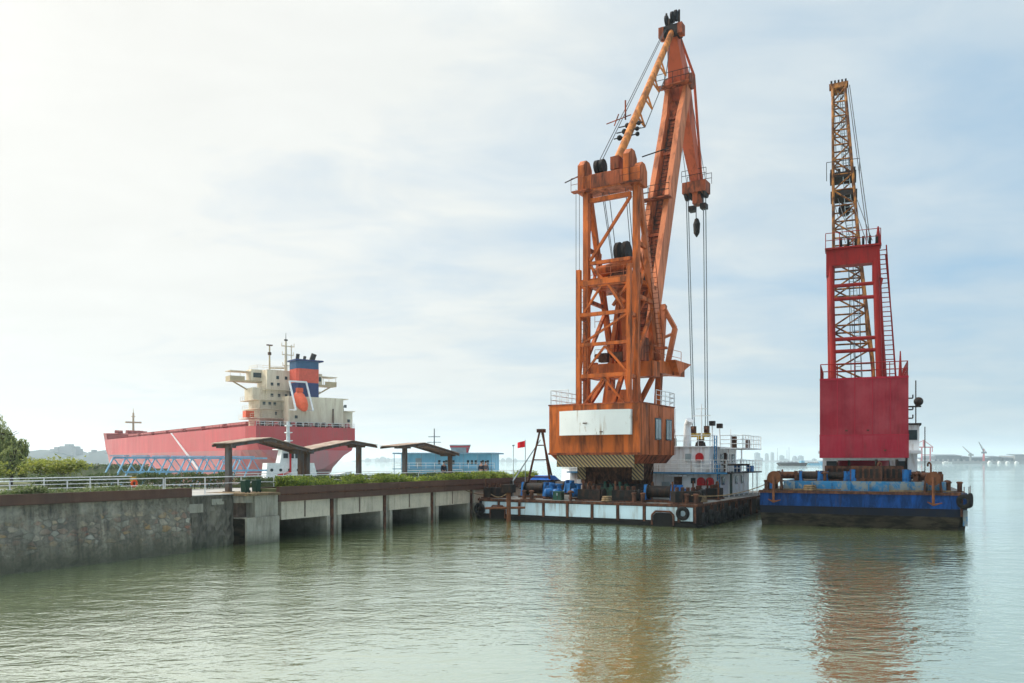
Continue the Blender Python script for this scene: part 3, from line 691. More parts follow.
# bridge wings and front
wg = MB(); wg.box(S, -1.2, 29.8, 13.2, 16.8, 26.1, 26.5); wg = wg.build('bridge_wing', 'mast_tan', ship)
b = MB(); b.box(S, -1.2, 2.8, 13.2, 13.32, 26.5, 27.5); b.box(S, -1.2, -1.08, 13.33, 16.8, 26.5, 27.5); b.build('wing_bulwark', 'mast_tan', wg)
b = MB(); b.box(S, 26.2, 29.8, 13.2, 13.32, 26.5, 27.5); b.box(S, 29.68, 29.8, 13.33, 16.8, 26.5, 27.5); b.build('wing_bulwark', 'mast_tan', wg)
b = MB(); b.box(S, -1.3, 4.58, 13.0, 17, 28.75, 28.95); b.build('wing_awning', 'cream', wg)
b = MB(); b.box(S, 25.42, 29.9, 13.0, 17, 28.75, 28.95); b.build('wing_awning', 'cream', wg)
for u0 in (-1.0, 1.6, 4.2, 25.8, 27.5, 29.6):
    b = MB(); b.tube(S.P(u0, 13.4, 26.5), S.P(u0, 13.4, 28.8), .07, n=6); b.build('awning_post', 'cream', wg)
for u0, u1 in ((0.2, 7.6), (28.6, 22)):
    b = MB(); b.beam(S.P(u0, 15, 26.1), S.P(u1, 15, 22.2), .35); b.build('wing_strut', 'mast_tan', wg)
b = MB(); b.box(S, 4.6, 25.4, 13.4, 17.2, 26.51, 29.6); br = b.build('wheelhouse', 'cream', ship)
b = MB(); b.box(S, 5.2, 7.4, 13.3, 13.5, 27.4, 28.7); b.build('window', 'glass', br)
b = MB(); b.box(S, 23.0, 25, 13.3, 13.5, 27.4, 28.7); b.build('window', 'glass', br)
railing(ship, [S.P(5, 16, 29.6), S.P(5, 10, 29.4), S.P(21.5, 10, 29.4)], 1.05, .05, 1.6, 'cream')
# engine casing, funnel
cs = MB(); cs.plan(S, [(11.2, 3.6), (27.2, 3.6), (27.2, 8.3), (11.2, 8.3)], 13.62, 22.0); cs = cs.build('engine_casing', 'cream', ship)
b = MB(); b.box(S, 27.21, 31, 5.5, 9, 13.62, 18.4); b.build('store_house', 'cream', cs)
for z0 in (18.5, 21.9):
    b = MB(); b.box(S, 25, 31.6 if z0 < 20 else 29.5, 5, 12, z0, z0 + .2); b.build('side_platform', 'cream', cs)
for u0, z0 in ((13, 16), (29.4, 15.5), (28.4, 19.6)):
    b = MB(); b.box(S, u0, u0 + .7, 3.4 if u0 < 20 else 5.3, 5.6, z0, z0 + .8); b.build('window', 'glass', cs)
b = MB(); b.tube(S.P(24, 3.3, 14), S.P(24, 3.3, 19), .18, n=8); b.build('vent_pipe', 'rust', cs)
fn = MB()
prof = [(14.4, 4.2), (20.0, 4.2), (20.5, 5.0), (20.5, 9.4), (13.9, 9.4), (13.9, 5.0)]
fn.plan(S, prof, 22.01, 25.9); fn = fn.build('funnel', 'funnel_navy', ship)
b = MB(); b.plan(S, prof, 25.91, 29.7); b.build('orange_band', 'funnel_orange', fn)
b = MB(); b.plan(S, prof, 29.71, 31.8); b.build('top_band', 'funnel_blue', fn)
b = MB(); b.plan(S, [(13.4, 3.8), (21.4, 3.8), (21.4, 9.8), (13.4, 9.8)], 31.81, 32.2); b.build('funnel_cap', 'funnel_navy', fn)
for u0, h_, r_ in ((15, 1.6, .5), (17, 1.1, .4), (19.2, 2.0, .75)):
    b = MB(); b.tube(S.P(u0, 6.8, 32.2), S.P(u0 + (.5 if r_ > .6 else 0), 6.2, 32.2 + h_), r_, n=10); b.build('exhaust_pipe', 'dark', fn)
# free-fall lifeboat on its slipway
lb = MB(); p0, p1 = S.P(14.0, 4.0, 22.6), S.P(14.0, -1.4, 17.4); ax = (p1 - p0).normalized()
lb.lathe(p0, [(0.1, -.3), (1.1, 0), (1.55, 1.2), (1.65, 3.4), (1.4, 5.0), (.8, 6.3), (0.1, 7.0)], 14, ax); lb = lb.build('lifeboat', 'boat_orange', ship)
b = MB(); b.box(S, 13.2, 14.8, 2.3, 3.5, 23.0, 24.2); b.build('conning_cabin', 'boat_orange', lb)
dv = MB()
for u0 in (11.6, 16.4): dv.beam(S.P(u0, 4.0, 26.0), S.P(u0, -.4, 18.0), .4)
dv.beam(S.P(11.6, 4.0, 26.0), S.P(16.4, 4.0, 26.0), .45); dv.beam(S.P(11.6, 3.5, 18.3), S.P(11.6, -.4, 18.0), .3); dv.beam(S.P(16.4, 3.5, 18.3), S.P(16.4, -.4, 18.0), .3)
dv.build('lifeboat_davit', 'rail_white', ship)
# masts
mm = MB(); mm.tube(S.P(13.9, 12, 29.4), S.P(13.9, 12, 38), .45, .25, 8); mm.tube(S.P(15.5, 12, 29.4), S.P(15.5, 12, 37), .2, .15, 6); mm = mm.build('main_mast', 'cream', ship)
for z0, w_ in ((31, 3), (34, 3.2), (36.4, 3.6)):
    b = MB(); b.box(S, 14.5 - w_ / 2, 14.5 + w_ / 2, 11.7, 12.3, z0, z0 + .22); b.tube(S.P(14.5 - w_ / 2, 12, z0), S.P(14.5 - w_ / 2, 12, z0 + 1), .1, n=5); b.tube(S.P(14.5 + w_ / 2, 12, z0), S.P(14.5 + w_ / 2, 12, z0 + 1), .1, n=5); b.build('yard', 'cream', mm)
b = MB(); b.tube(S.P(13.9, 12, 38), S.P(13.9, 12, 40.2), .12, .06, 6); b.box(S, 13.5, 14.3, 11.7, 12.3, 38, 38.4); b.build('top_light', 'dark', mm)
rm = MB(); rm.tube(S.P(10.2, 14.5, 29.6), S.P(10.2, 14.5, 36.6), .28, .2, 8); rm = rm.build('radar_mast', 'mast_tan', ship)
b = MB(); b.box(S, 9.4, 11, 14.2, 14.8, 36.6, 36.9); b.box(S, 9.8, 10.6, 14.2, 14.8, 34.0, 34.8); b.build('radar_scanner', 'rust', rm)
b = MB(); b.beam(S.P(10.2, 14.5, 30.4), S.P(14, 12.5, 30.4), .5, .4); b.build('mast_bridge', 'mast_tan', rm)
for u0, z0, m_ in ((3.2, 16.2, 'boat_orange'), (29.4, 18.7, 'dark')):
    b = MB(); b.box(S, u0 - 1.6, u0 + .6, 9, 11.5, z0, z0 + 1.7); b.build('liferaft_box', m_, ship)
b = MB(); b.plan(S, [(12.6, -1.0), (17.4, -1.0), (17.4, 4), (12.6, 4)], -1, 2.0); b.build('rudder_trunk', 'dark', ship)
b = MB(); b.beam(S.P(-.05, 66, 13.6), S.P(-.5, 40, 1.5), .7, .18); b.build('gangway', 'far_white', ship)

# ================================================================== blue truss walkway on the water
T0, T1 = Vec((-41.2, 84, 0)), Vec((-32.6, 104, 0))
tr = thing('truss_walkway', 'pale blue steel truss walkway on raked legs, beyond the hedge before the red ship', 'walkway', (T0 + T1) / 2)
td = (T1 - T0).normalized(); tn = Vec((td.y, -td.x, 0)); L = (T1 - T0).length
TZ1, TZ0 = 4.85, 3.3
for off in (-.9, .9):
    b = MB(); b.beam(T0 + tn * off + Vec((0, 0, TZ1)), T1 + tn * off + Vec((0, 0, TZ1)), .16, .2); b.build('top_chord', 'truss_blue', tr)
    b = MB(); b.beam(T0 + td * 1.5 + tn * off + Vec((0, 0, TZ0)), T1 + tn * off + Vec((0, 0, TZ0)), .16, .2); b.build('bottom_chord', 'truss_blue', tr)
nb = 8
for i in range(nb):
    a = T0 + td * (L * i / nb); c = T0 + td * (L * (i + .5) / nb); e = T0 + td * (L * (i + 1) / nb)
    for off in (-.9, .9):
        b = MB(); b.beam(a + tn * off + Vec((0, 0, TZ1)), a + tn * off - td * 2.0 + Vec((0, 0, 1.6)), .13); b.build('raked_leg', 'truss_blue', tr)
        b = MB(); b.beam(a + tn * off + Vec((0, 0, TZ1)), c + tn * off + Vec((0, 0, TZ0)), .08); b.build('diagonal_brace', 'truss_blue', tr)
    b = MB(); b.beam(a + tn * -1.1 + Vec((0, 0, TZ1 + .2)), a + tn * 1.1 + Vec((0, 0, TZ1 + .2)), .5, .12); b.build('gusset_plate', 'truss_blue', tr)
b = MB(); b.beam((T0 + T1) / 2 - td * (L / 2 + 3) + Vec((0, 0, .8)), (T0 + T1) / 2 + td * (L / 2) + Vec((0, 0, .8)), 2.8, 1.7); b.build('pontoon', 'deck_grey', tr)

# white patrol boat between shelter and ship
PB = Frame(-31.5, 118, 62)
pb = thing('patrol_boat', 'small white patrol boat with tall mast and red pipe, moored behind the two bay shelter', 'boat', PB.P(0, 0, 0))
b = MB(); rr = []
for v, w_, zt in ((-7, 2.0, 2.0), (-4, 2.3, 1.9), (1, 2.3, 2.0), (5, 1.6, 2.4), (8, .15, 3.0)):
    rr.append([PB.P(-w_ * .8, v, -.5), PB.P(-w_, v, zt), PB.P(w_, v, zt), PB.P(w_ * .8, v, -.5)])
b.loft(rr, smooth=False); b.build('hull', 'far_white', pb)
b = MB(); b.plan(PB, [(-1.8, -5), (1.8, -5), (1.8, 2.4), (-1.8, 2.4)], 2.0, 4.2, [(-1.7, -4.8), (1.7, -4.8), (1.7, 1.9), (-1.7, 1.9)]); cb = b.build('deckhouse', 'far_white', pb)
b = MB(); b.plan(PB, [(-1.5, -3), (1.5, -3), (1.5, 1.2), (-1.5, 1.2)], 4.2, 6.1, [(-1.4, -2.6), (1.4, -2.6), (1.4, .6), (-1.4, .6)]); wh = b.build('wheelhouse', 'far_white', pb)
for i in range(4):
    b = MB(); b.box(PB, 1.42, 1.53, -2.5 + i * .85, -1.85 + i * .85, 4.9, 5.6); b.build('window', 'glass', wh)
for i in range(5):
    b = MB(); b.disc(PB.P(1.8, -4.2 + i * 1.25, 3.2), PB.u, .22, .12); b.build('porthole', 'glass', cb)
b = MB(); b.box(PB, -1.8, 1.8, -3.4, 1.4, 6.11, 6.25); b.build('roof_deck', 'far_white', wh)
ms = MB(); ms.tube(PB.P(0, -1.5, 6.2), PB.P(0, -1.5, 10.3), .34, .22, 8); ms = ms.build('mast', 'far_white', pb)
for z0, w_ in ((7.4, 1.6), (8.6, 1.3), (9.6, .9)):
    b = MB(); b.box(PB, -w_ / 2, w_ / 2, -1.9, -1.0, z0, z0 + .14); b.build('mast_shelf', 'far_white', ms)
b = MB(); b.pipe([PB.P(1.95, -1.6, 6), PB.P(1.95, -1.6, 2.9), PB.P(1.95, -3.4, 2.4)], .16); b.build('red_pipe', 'signal_red', pb)

# blue floating house
H = Frame(-20.6, 146, 8)
hs = thing('floating_house', 'long two storey pale blue floating house with flat roof, behind the pier', 'house', H.P(9, 4, 0))
b = MB(); b.box(H, -.8, 18.4, -1, 9, -.6, .7); b.build('pontoon', 'rust', hs)
wl_ = MB(); wl_.box(H, .4, 17.2, 0, 8, .71, 5.75); wl_ = wl_.build('wall', 'house_blue', hs)
for z0, h_ in ((3.9, .75), (1.6, .9)):
    for u0 in (3.4, 7.3, 8.6, 9.9, 12.6, 13.3, 14.0, 15.3, 16.2):
        b = MB(); b.box(H, u0, u0 + .42, -.06, .1, z0, z0 + h_); b.build('window', 'glass', wl_)
b = MB(); b.box(H, 3.1, 4.2, -.08, .08, 3.5, 5.0); b.build('door_screen', 'window_grey', wl_)
b = MB(); b.box(H, -.9, 18.0, -1.2, 8.8, 5.76, 6.0); b.build('roof', 'house_roof', hs)
b = MB(); b.box(H, -.9, 17.8, -1.3, 0, 3.0, 3.14); b.build('balcony', 'house_roof', hs)
railing(hs, [H.P(-.9, -1.25, 3.14), H.P(17.8, -1.25, 3.14)], 1.0, .04, 1.6, 'rail_white', name='balcony_railing')
for i in range(8):
    b = MB(); b.tube(H.P(-.6 + i * 2.55, -1.1, .7), H.P(-.6 + i * 2.55, -1.1, 5.76), .07, n=6); b.build('veranda_post', 'house_roof', hs)
sg = MB(); sg.hexa([H.P(9.2, 3, 6.0), H.P(12.2, 3, 6.0), H.P(12.2, 3.3, 6.0), H.P(9.2, 3.3, 6.0)], [H.P(8.7, 3, 7.5), H.P(12.7, 3, 7.5), H.P(12.7, 3.3, 7.5), H.P(8.7, 3.3, 7.5)]); sg = sg.build('roof_board', 'window_grey', hs)
b = MB(); b.box(H, 8.8, 12.6, 2.9, 2.97, 7.0, 7.3); b.box(H, 11.9, 12.3, 2.9, 2.97, 5.9, 6.9); b.build('board_stripe', 'far_red', sg)
pm = thing('mast_pole', 'grey lattice mast with three cross arms behind the blue floating house', 'mast', (-17.0, 175, 0))
b = MB(); b.tube((-17, 175, -1), (-17, 175, 11.6), .22, .1, 8); b.build('pole', 'far_dark', pm)
for z0, w_ in ((7.3, 1.8), (8.6, 1.5), (9.8, 1.3)):
    b = MB(); b.beam((-17 - w_, 175, z0), (-17 + w_, 175, z0), .14); b.build('cross_arm', 'far_dark', pm)

# ================================================================== far shores
def far_block(name, label, cat, grp, x0, x1, y, z1, m, d=30, steps=None, kind_roof=None):
    b = MB(); b.box(W0, x0, x1, y, y + d, 0, z1)
    for (fx0, fx1, zz) in (steps or []): b.box(W0, x0 + (x1 - x0) * fx0, x0 + (x1 - x0) * fx1, y + d * .2, y + d * .8, z1, zz)
    o = b.build(name, m); return tag(o, label, cat, grp)
r = random.Random(21)
def X(px, Y): return (px - 512) / 800 * Y
def Z(py, Y): return 4.5 + (461 - py) / 800 * Y
# hazy towers between the two barges
YB = 3800
sheet_b = MB(); sheet_b.box(W0, X(690, YB), X(835, YB), YB - 20, YB + 300, -2, 7); tag(sheet_b.build('far_shore', 'far_grey'), kind='structure')
for i, (p0, p1, t) in enumerate([(757, 761.5, 453), (758, 760.5, 451.5), (764, 768, 458), (768.5, 770.5, 455.5), (773, 775, 453.5), (776.3, 778.3, 452.5), (781, 784, 455.6), (786, 789.5, 456), (790, 795, 459), (796, 801, 458.5), (803, 806, 456.5), (807.5, 812, 456), (814, 817, 459), (742, 746, 459), (748, 755, 459.6), (700, 712, 459)]):
    if i == 1: continue
    far_block('far_tower', 'hazy blue building on the far skyline between the white deckhouse and the crimson crane', 'building', 'hazy skyline between the barges', X(p0, YB), X(p1, YB), YB + r.uniform(0, 120), Z(t, YB), 'far_dark', 25, [(.2, .7, Z(t, YB) + r.uniform(1, 5))])
for p, t in ((777.5, 448), (789, 447), (787, 450), (771, 452)):
    k = MB(); k.tube((X(p, YB), YB, 0), (X(p, YB), YB, Z(t, YB)), 2.6, 1.2, 6)
    tag(k.build('far_mast', 'far_grey'), 'thin hazy mast rising over the far skyline between the barges', 'mast', 'hazy masts over the far skyline')
# right shore: shipyard
YR = 1500
sb = MB(); sb.box(W0, X(895, YR), X(1120, YR), YR - 15, YR + 400, -2, 4.2); tag(sb.build('far_shipyard_shore', 'far_grey'), kind='structure')
for p0, p1, t, m_, lab in ((936, 961, 454.8, 'far_dark', 'long dark shipyard shed right of the pink gantry crane'), (962, 971, 456.2, 'far_dark', 'low dark shipyard shed under the smaller tilted crane'),
                           (971, 988, 457.0, 'far_dark', 'low dark shed behind the dark tower crane'), (990, 1001, 456.2, 'far_dark', 'dark shed just right of the dark tower crane'), (1003, 1013, 457.2, 'far_dark', 'smaller dark shed near the end of the far shipyard'),
                           (1015, 1030, 454.4, 'far_grey', 'taller grey shed at the right end of the far shipyard'), (920, 935, 458, 'far_white', 'white low shed under the pink gantry crane'), (1030, 1100, 455.5, 'far_grey', 'grey shed beyond the end of the far shipyard')):
    k = thing('shipyard_shed', lab, 'shed', ((X(p0, YR) + X(p1, YR)) / 2, YR, 0), 'sheds of the far shipyard')
    b = MB(); b.box(W0, X(p0, YR), X(p1, YR), YR, YR + 50, 0, Z(t, YR) - 2.2); b.build('wall', m_, k)
    b = MB(); z = Z(t, YR); b.prism([(X(p0, YR) - 1, YR - 1, z - 2.2), (X(p1, YR) + 1, YR - 1, z - 2.2), (X(p1, YR) + 1, YR + 25, z), (X(p0, YR) - 1, YR + 25, z)], (0, 0, .8)); b.build('roof', 'far_dark', k)
    b = MB(); n_ = max(1, int((p1 - p0) / 5))
    for i in range(n_): b.box(W0, X(p0 + 1 + i * 5, YR), X(p0 + 3 + i * 5, YR), YR - .6, YR - .1, 0, (z - 2) * .6)
    b.build('shed_door', 'far_grey', k)
for p0, p1 in ((943, 952), (988, 992), (998, 1001), (1006, 1010), (1015, 1019)):
    bt = thing('far_boat', 'small white boat lying along the far shipyard shore', 'boat', (X((p0 + p1) / 2, YR - 40), YR - 40, 0), 'white boats along the far shipyard')
    F_ = Frame(X((p0 + p1) / 2, YR - 40), YR - 40, 90); w_ = (p1 - p0) / 2 / 800 * YR
    b = MB(); b.loft([[F_.P(-2 * k_, v * w_, -.5), F_.P(-3 * k_, v * w_, 2.6), F_.P(3 * k_, v * w_, 2.6), F_.P(2 * k_, v * w_, -.5)] for v, k_ in ((-1, .9), (0, 1), (.6, .8), (1, .1))], smooth=False); b.build('hull', 'far_white', bt)
    b = MB(); b.box(F_, -2, 2, -w_ * .6, w_ * .1, 2.6, r.uniform(4, 5)); b.build('cabin', 'far_white', bt)
# pink gantry crane
gc = thing('gantry_crane', 'pink red gantry crane on the far shore right of the crimson crane', 'crane', (X(923, YR), YR - 10, 0))
for p in (919, 927.5):
    b = MB(); b.beam((X(p, YR), YR - 10, 0), (X(p, YR), YR - 10, Z(447.5, YR)), 1.8); b.build('leg', 'far_red', gc)
b = MB(); b.beam((X(906, YR), YR - 10, Z(447.3, YR)), (X(930, YR), YR - 10, Z(447.3, YR)), 2.2); b.build('boom', 'far_red', gc)
b = MB(); b.pipe([Vec((X(906, YR), YR - 10, Z(447, YR))), Vec((X(921, YR), YR - 10, Z(440.5, YR))), Vec((X(930, YR), YR - 10, Z(447, YR)))], .7); b.beam((X(921, YR), YR - 10, Z(447, YR)), (X(921, YR), YR - 10, Z(440, YR)), 2.4); b.build('top_frame', 'far_red', gc)
b = MB(); b.beam((X(929.5, YR), YR - 10, Z(447, YR)), (X(929.5, YR), YR - 10, Z(452, YR)), 1.2); b.beam((X(919, YR), YR - 10, Z(455, YR)), (X(928, YR), YR - 10, Z(455, YR)), 1.6); b.build('cross_girder', 'far_red', gc)
for p, t, bx, by_, lab in ((980, 449, 975, 442, 'dark tower crane with raised jib on the far shipyard shore'), (967, 453, 959, 446.5, 'smaller pale crane with tilted jib left of the dark far tower crane')):
    k = thing('shipyard_crane', lab, 'crane', (X(p, YR), YR - 12, 0))
    c0 = Vec((X(p, YR), YR - 12, 0)); zt = Z(t, YR); m_ = 'far_dark' if p == 980 else 'far_grey'
    b = MB(); b.beam(c0, c0 + Vec((0, 0, zt)), 3.0, 3.0, None, 1.8, 1.8); b.build('tower', 'far_red' if p == 980 else m_, k)
    b = MB(); b.box(Frame(c0.x, c0.y, 0), -3.5, 4.5, -2, 2, Z(453.5 if p == 980 else 456, YR), Z(451.8 if p == 980 else 454, YR)); b.build('cab', m_, k)
    b = MB(); b.beam(c0 + Vec((0, 0, Z(452 if p == 980 else 454.5, YR))), (X(bx, YR), YR - 12, Z(by_, YR)), 1.6, 1.6, None, .8, .8); b.build('jib', m_, k)
    b = MB(); b.tube(c0 + Vec((0, 0, zt)), (X(bx, YR), YR - 12, Z(by_, YR)), .25, n=5); b.tube(c0 + Vec((0, 0, zt)), c0 + Vec((5, 0, Z(452.5 if p == 980 else 455, YR))), .3, n=5); b.build('stay_cable', m_, k)
# cargo barges on the river
for p0, p1, Y, h_, lab, m_ in ((779, 808, 780, 2.6, 'long dark laden cargo barge out on the river, between the two crane barges', 'dark'), (808, 826, 900, 1.8, 'low blue cargo barge beside the dark one on the river', 'house_blue')):
    k = thing('cargo_barge', lab, 'barge', (X((p0 + p1) / 2, Y), Y, 0)); x0, x1 = X(p0, Y), X(p1, Y)
    b = MB(); b.prism([(x0, Y, h_), (x0 + 3, Y, -.5), (x1 - 2, Y, -.5), (x1, Y, h_ * 1.1), ], (0, 9, 0)); b.build('hull', m_, k)
    b = MB(); n_ = 5
    for i in range(n_):
        a = x0 + (x1 - x0) * (.12 + .13 * i); b.add([(a - 2.6, Y + 1, h_), (a + 2.6, Y + 1, h_), (a + 2.6, Y + 8, h_), (a - 2.6, Y + 8, h_), (a, Y + 4.5, h_ + 1.6)], [(0, 1, 4), (1, 2, 4), (2, 3, 4), (3, 0, 4)])
    b.build('cargo', 'far_dark', k)
    b = MB(); b.box(W0, x1 - 6, x1 - 2.5, Y + 2, Y + 7, h_, h_ + 2.3); b.build('cabin', 'house_blue', k)
# left: hills with buildings, green dyke, mid-haze shore
def ridge(name, x0, x1, y, pts, m, d=200):
    b = MB(); n = 40; rg = random.Random(int(abs(x0))); fr_, bk = [], []
    def prof(f):
        for (a, h0), (c, h1) in zip(pts, pts[1:]):
            if a <= f <= c: return h0 + (h1 - h0) * (f - a) / (c - a)
        return pts[-1][1]
    rows = []
    for j in range(7):
        g = j / 6; rows.append([Vec((x0 + (x1 - x0) * i / n, y + d * g, -1 + (prof(i / n) * (1 + .10 * (rg.random() - .5)) + 1) * math.sin(min(1, g * 2) * math.pi / 2) * (1 if g < .6 else 1 - (g - .6)))) for i in range(n + 1)])
    vs_ = [p for row in rows for p in row]; w = n + 1
    b.add(vs_, [(j * w + i, j * w + i + 1, (j + 1) * w + i + 1, (j + 1) * w + i) for j in range(6) for i in range(n)], True)
    return tag(b.build(name, m), kind='structure')
YL = 1400
ridge('hills', X(-60, YL), X(130, YL), YL, [(0, 16), (.3, 24), (.5, 27), (.62, 17), (.70, 25), (.8, 22), (1, 14)], 'far_hill')
ridge('hills', X(350, 5000), X(545, 5000), 5000, [(0, 6), (.1, 18), (.3, 24), (.45, 16), (.8, 12), (1, 8)], 'far_hill')
for p0, p1, t, lab in ((40, 53, 445.5, 'tallest hazy apartment block on the hill behind the willow'), (30, 39, 448.5, 'hazy apartment block on the hill closest to the willow'), (53.5, 57, 448, 'narrow hazy block right beside the tallest one on the hill'), (70, 75, 451.5, 'small hazy block on the lower hill left of the ship bow'), (84, 88, 453.5, 'smallest hazy block on the hill, next to the ship bow')):
    k = thing('hill_block', lab, 'building', (X((p0 + p1) / 2, YL - 40), YL - 40, 0), 'hazy blocks on the hill')
    b = MB(); b.box(W0, X(p0, YL), X(p1, YL), YL + 60, YL + 85, 5, Z(t, YL)); b.build('wall', 'far_grey', k)
    b = MB(); b.box(W0, X(p0 + (p1 - p0) * .3, YL), X(p0 + (p1 - p0) * .7, YL), YL + 65, YL + 80, Z(t, YL), Z(t, YL) + 4); b.build('roof_house', 'far_grey', k)
for i, (p0, p1, t) in enumerate([(376, 380, 458.6), (381, 386, 457.4), (387, 391, 458.8), (501, 505, 459), (506, 512, 458.4), (514, 517, 459.2), (366, 371, 459)]):
    far_block('far_tower', 'hazy low building on the far shore seen past the shelters', 'building', 'hazy skyline past the shelters', X(p0, YB), X(p1, YB), YB - 30, Z(t, YB), 'far_grey', 25, [(.2, .7, Z(t, YB) + 4)])
b = MB(); b.plan(W0, [(-190, 200), (-98, 205), (-90, 216), (-190, 230)], -1, 2.5, [(-190, 203), (-99, 207), (-92, 214), (-190, 226)]); tag(b.build('embankment_ground', 'earth'), kind='structure')

# ================================================================== orange crane barge
A = Frame(8.25, 63.9, 31)
HW, V0, V1, DZ = 8.75, -6.5, 21.5, 1.55
pb_ = thing('crane_barge', 'low black barge with pale blue side panels and white deckhouse, carrying the tall orange crane', 'barge', A.P(0, 7, 0))
b = MB(); b.box(A, -HW, HW, V0, V1, -1.2, DZ - .02); hull = b.build('hull', 'dark', pb_)
b = MB(); b.box(A, -HW + .06, HW - .06, V0 + .06, V1 - .06, DZ - .018, DZ + .01); b.build('deck', 'deck_grey', pb_)
b = MB(); b.box(A, -HW - .05, HW + .05, V0 - .1, V0 - .002, DZ - .16, DZ + .02); b.box(A, HW + .002, HW + .1, V0, V1, DZ - .16, DZ + .02); b.build('gunwale', 'rust', hull)
b = MB(); b.box(A, -HW - .05, HW + .05, V0 - .16, V0 - .002, -.4, .30); b.build('rubbing_strake', 'rubber', hull)
edges = [-8.55, -6.9, -5.05, -2.95, -.95, 1.05, 3.05, 5.05, 7.55, 8.65]
for i, (a, c) in enumerate(zip(edges, edges[1:])):
    b = MB(); b.box(A, a + .13, c - .13, V0 - .05, V0 - .002, .42, DZ - .20); b.build('side_panel', 'panel_blue', hull)
    b = MB(); b.box(A, c - .08, c + .08, V0 - .09, V0 - .002, .31, DZ - .17); b.build('side_frame', 'rust', hull)
for u0, u1 in ((-7.5, -6.3), (5.75, 7.15)):
    b = MB(); pts = [(u0, -.1), (u0, .75), (u0 + .2, .95), (u1 - .2, .95), (u1, .75), (u1, -.1)]
    b.prism([A.P(a, V0 - .17, z) for a, z in pts], -A.v * .03); b.build('hull_recess', 'rubber', hull)
    b = MB(); ring = [(u0 - .08, .1), (u0 - .08, .78), (u0 + .17, 1.04), (u1 - .17, 1.04), (u1 + .08, .78), (u1 + .08, .1)]
    b.pipe([A.P(a, V0 - .2, z) for a, z in ring], .07, 6); b.build('recess_rim', 'rust', hull)
for i in range(12):
    vv = V0 + 1.2 + i * 2.1
    b = MB(); b.box(A, HW + .002, HW + .12, vv, vv + .18, .1, DZ - .17); b.build('side_frame', 'rust', hull)
b = MB(); b.box(A, HW + .002, HW + .2, V0, V1, -.3, .12); b.build('rubbing_strake', 'rubber', hull)

# white deckhouse (part of the barge)
DU0, DU1, DV0, DV1 = -6.6, 6.5, 5.3, 15.5
UU1, UZ = 5.95, 5.72
dh = MB(); dh.plan(A, [(DU0, DV0), (DU1, DV0), (DU1, DV1), (DU0, DV1)], DZ + .012, 3.45); dh = dh.build('lower_deckhouse', 'white', pb_)
b = MB(); b.box(A, DU0 - .2, DU1 + 1.1, DV0 - .5, DV1 + .6, 3.452, 3.57); b.build('boat_deck', 'dark', dh)
b = MB(); b.box(A, DU0 - .21, DU1 + 1.11, DV0 - .53, DV0 - .501, 3.45, 3.58); b.build('deck_edge', 'ladder_blue', dh)
uh = MB(); uh.plan(A, [(-2.6, DV0 + .1), (UU1, DV0 + .1), (UU1, 13.5), (-2.6, 13.5)], 3.572, UZ - .08); uh = uh.build('upper_deckhouse', 'white', pb_)
b = MB(); b.box(A, -2.8, UU1 + .2, DV0 - .05, 13.7, UZ - .078, UZ); b.build('roof', 'white', uh)
b = MB(); b.box(A, UU1 + .22, UU1 + 2.2, 7.6, 13.7, UZ - .22, UZ - .12); b.build('bridge_wing', 'white', uh)
for u0 in (UU1 + .9, UU1 + 2.0):
    b = MB(); b.tube(A.P(u0, 7.8, 3.58), A.P(u0, 7.8, UZ - .22), .06, n=6); b.build('wing_post', 'white', uh)
railing(pb_, [A.P(UU1 + .25, 7.65, UZ - .12), A.P(UU1 + 2.15, 7.65, UZ - .12), A.P(UU1 + 2.15, 13.6, UZ - .12)], 1.05, .035, .9, 'rail_white', 2, 'wing_railing')
railing(pb_, [A.P(DU0, DV0 - .45, 3.57), A.P(DU1 + 1.0, DV0 - .45, 3.57)], 1.0, .03, 1.0, 'rail_white', 2, 'deck_railing')
railing(pb_, [A.P(UU1 + .3, DV0 - .45, 3.57), A.P(DU1 + 1.05, DV0 - .45, 3.57), A.P(DU1 + 1.05, DV1 + .5, 3.57)], 1.0, .03, 1.0, 'rail_white', 2, 'deck_railing')
railing(pb_, [A.P(-2.7, DV0, UZ), A.P(UU1 + .1, DV0, UZ), A.P(UU1 + .1, 7.4, UZ)], .9, .028, 1.0, 'rail_white', 1, 'roof_railing')
# fittings of the deckhouse
def fit(name, m, F, u0, u1, v0, v1, z0, z1, par):
    b = MB(); b.box(F, u0, u1, v0, v1, z0, z1); return b.build(name, m, par)
fit('door', 'rust', A, 3.0, 3.7, DV0 - .05, DV0 + .02, 1.62, 3.2, dh)
fit('door_canopy', 'white', A, 2.4, 4.2, DV0 - .45, DV0 - .001, 3.22, 3.32, dh)
fit('window', 'glass', A, 4.45, 4.85, DV0 - .03, DV0 + .02, 2.65, 3.1, dh)
for u0 in (5.35, 6.08):
    b = MB(); b.disc(A.P(u0, DV0 - .14, 2.85), A.v, .32, .22, 18); lf = b.build('lifebuoy_case', 'signal_red', dh)
    b = MB(); b.box(A, u0 - .32, u0 + .32, DV0 - .25, DV0 - .002, 2.5, 2.84); b.build('case_base', 'signal_red', lf)
b = MB(); b.disc(A.P(5.2, DV0 - .06, 4.85), A.v, .32, .26, 18); b.box(A, 4.88, 5.52, DV0 - .19, DV0 + .05, 4.5, 4.85); b.build('lifebuoy_case', 'signal_red', uh)
fit('vent_box', 'window_grey', A, 4.0, 4.45, DV0 - .12, DV0 + .098, 4.5, 5.1, uh)
fit('window', 'glass', A, UU1 + .001, UU1 + .05, 6.6, 7.3, 4.4, 5.1, uh)
for v0 in (8.6, 10.4, 12):
    fit('window', 'glass', A, UU1 + .001, UU1 + .05, v0, v0 + .8, 4.4, 5.1, uh)
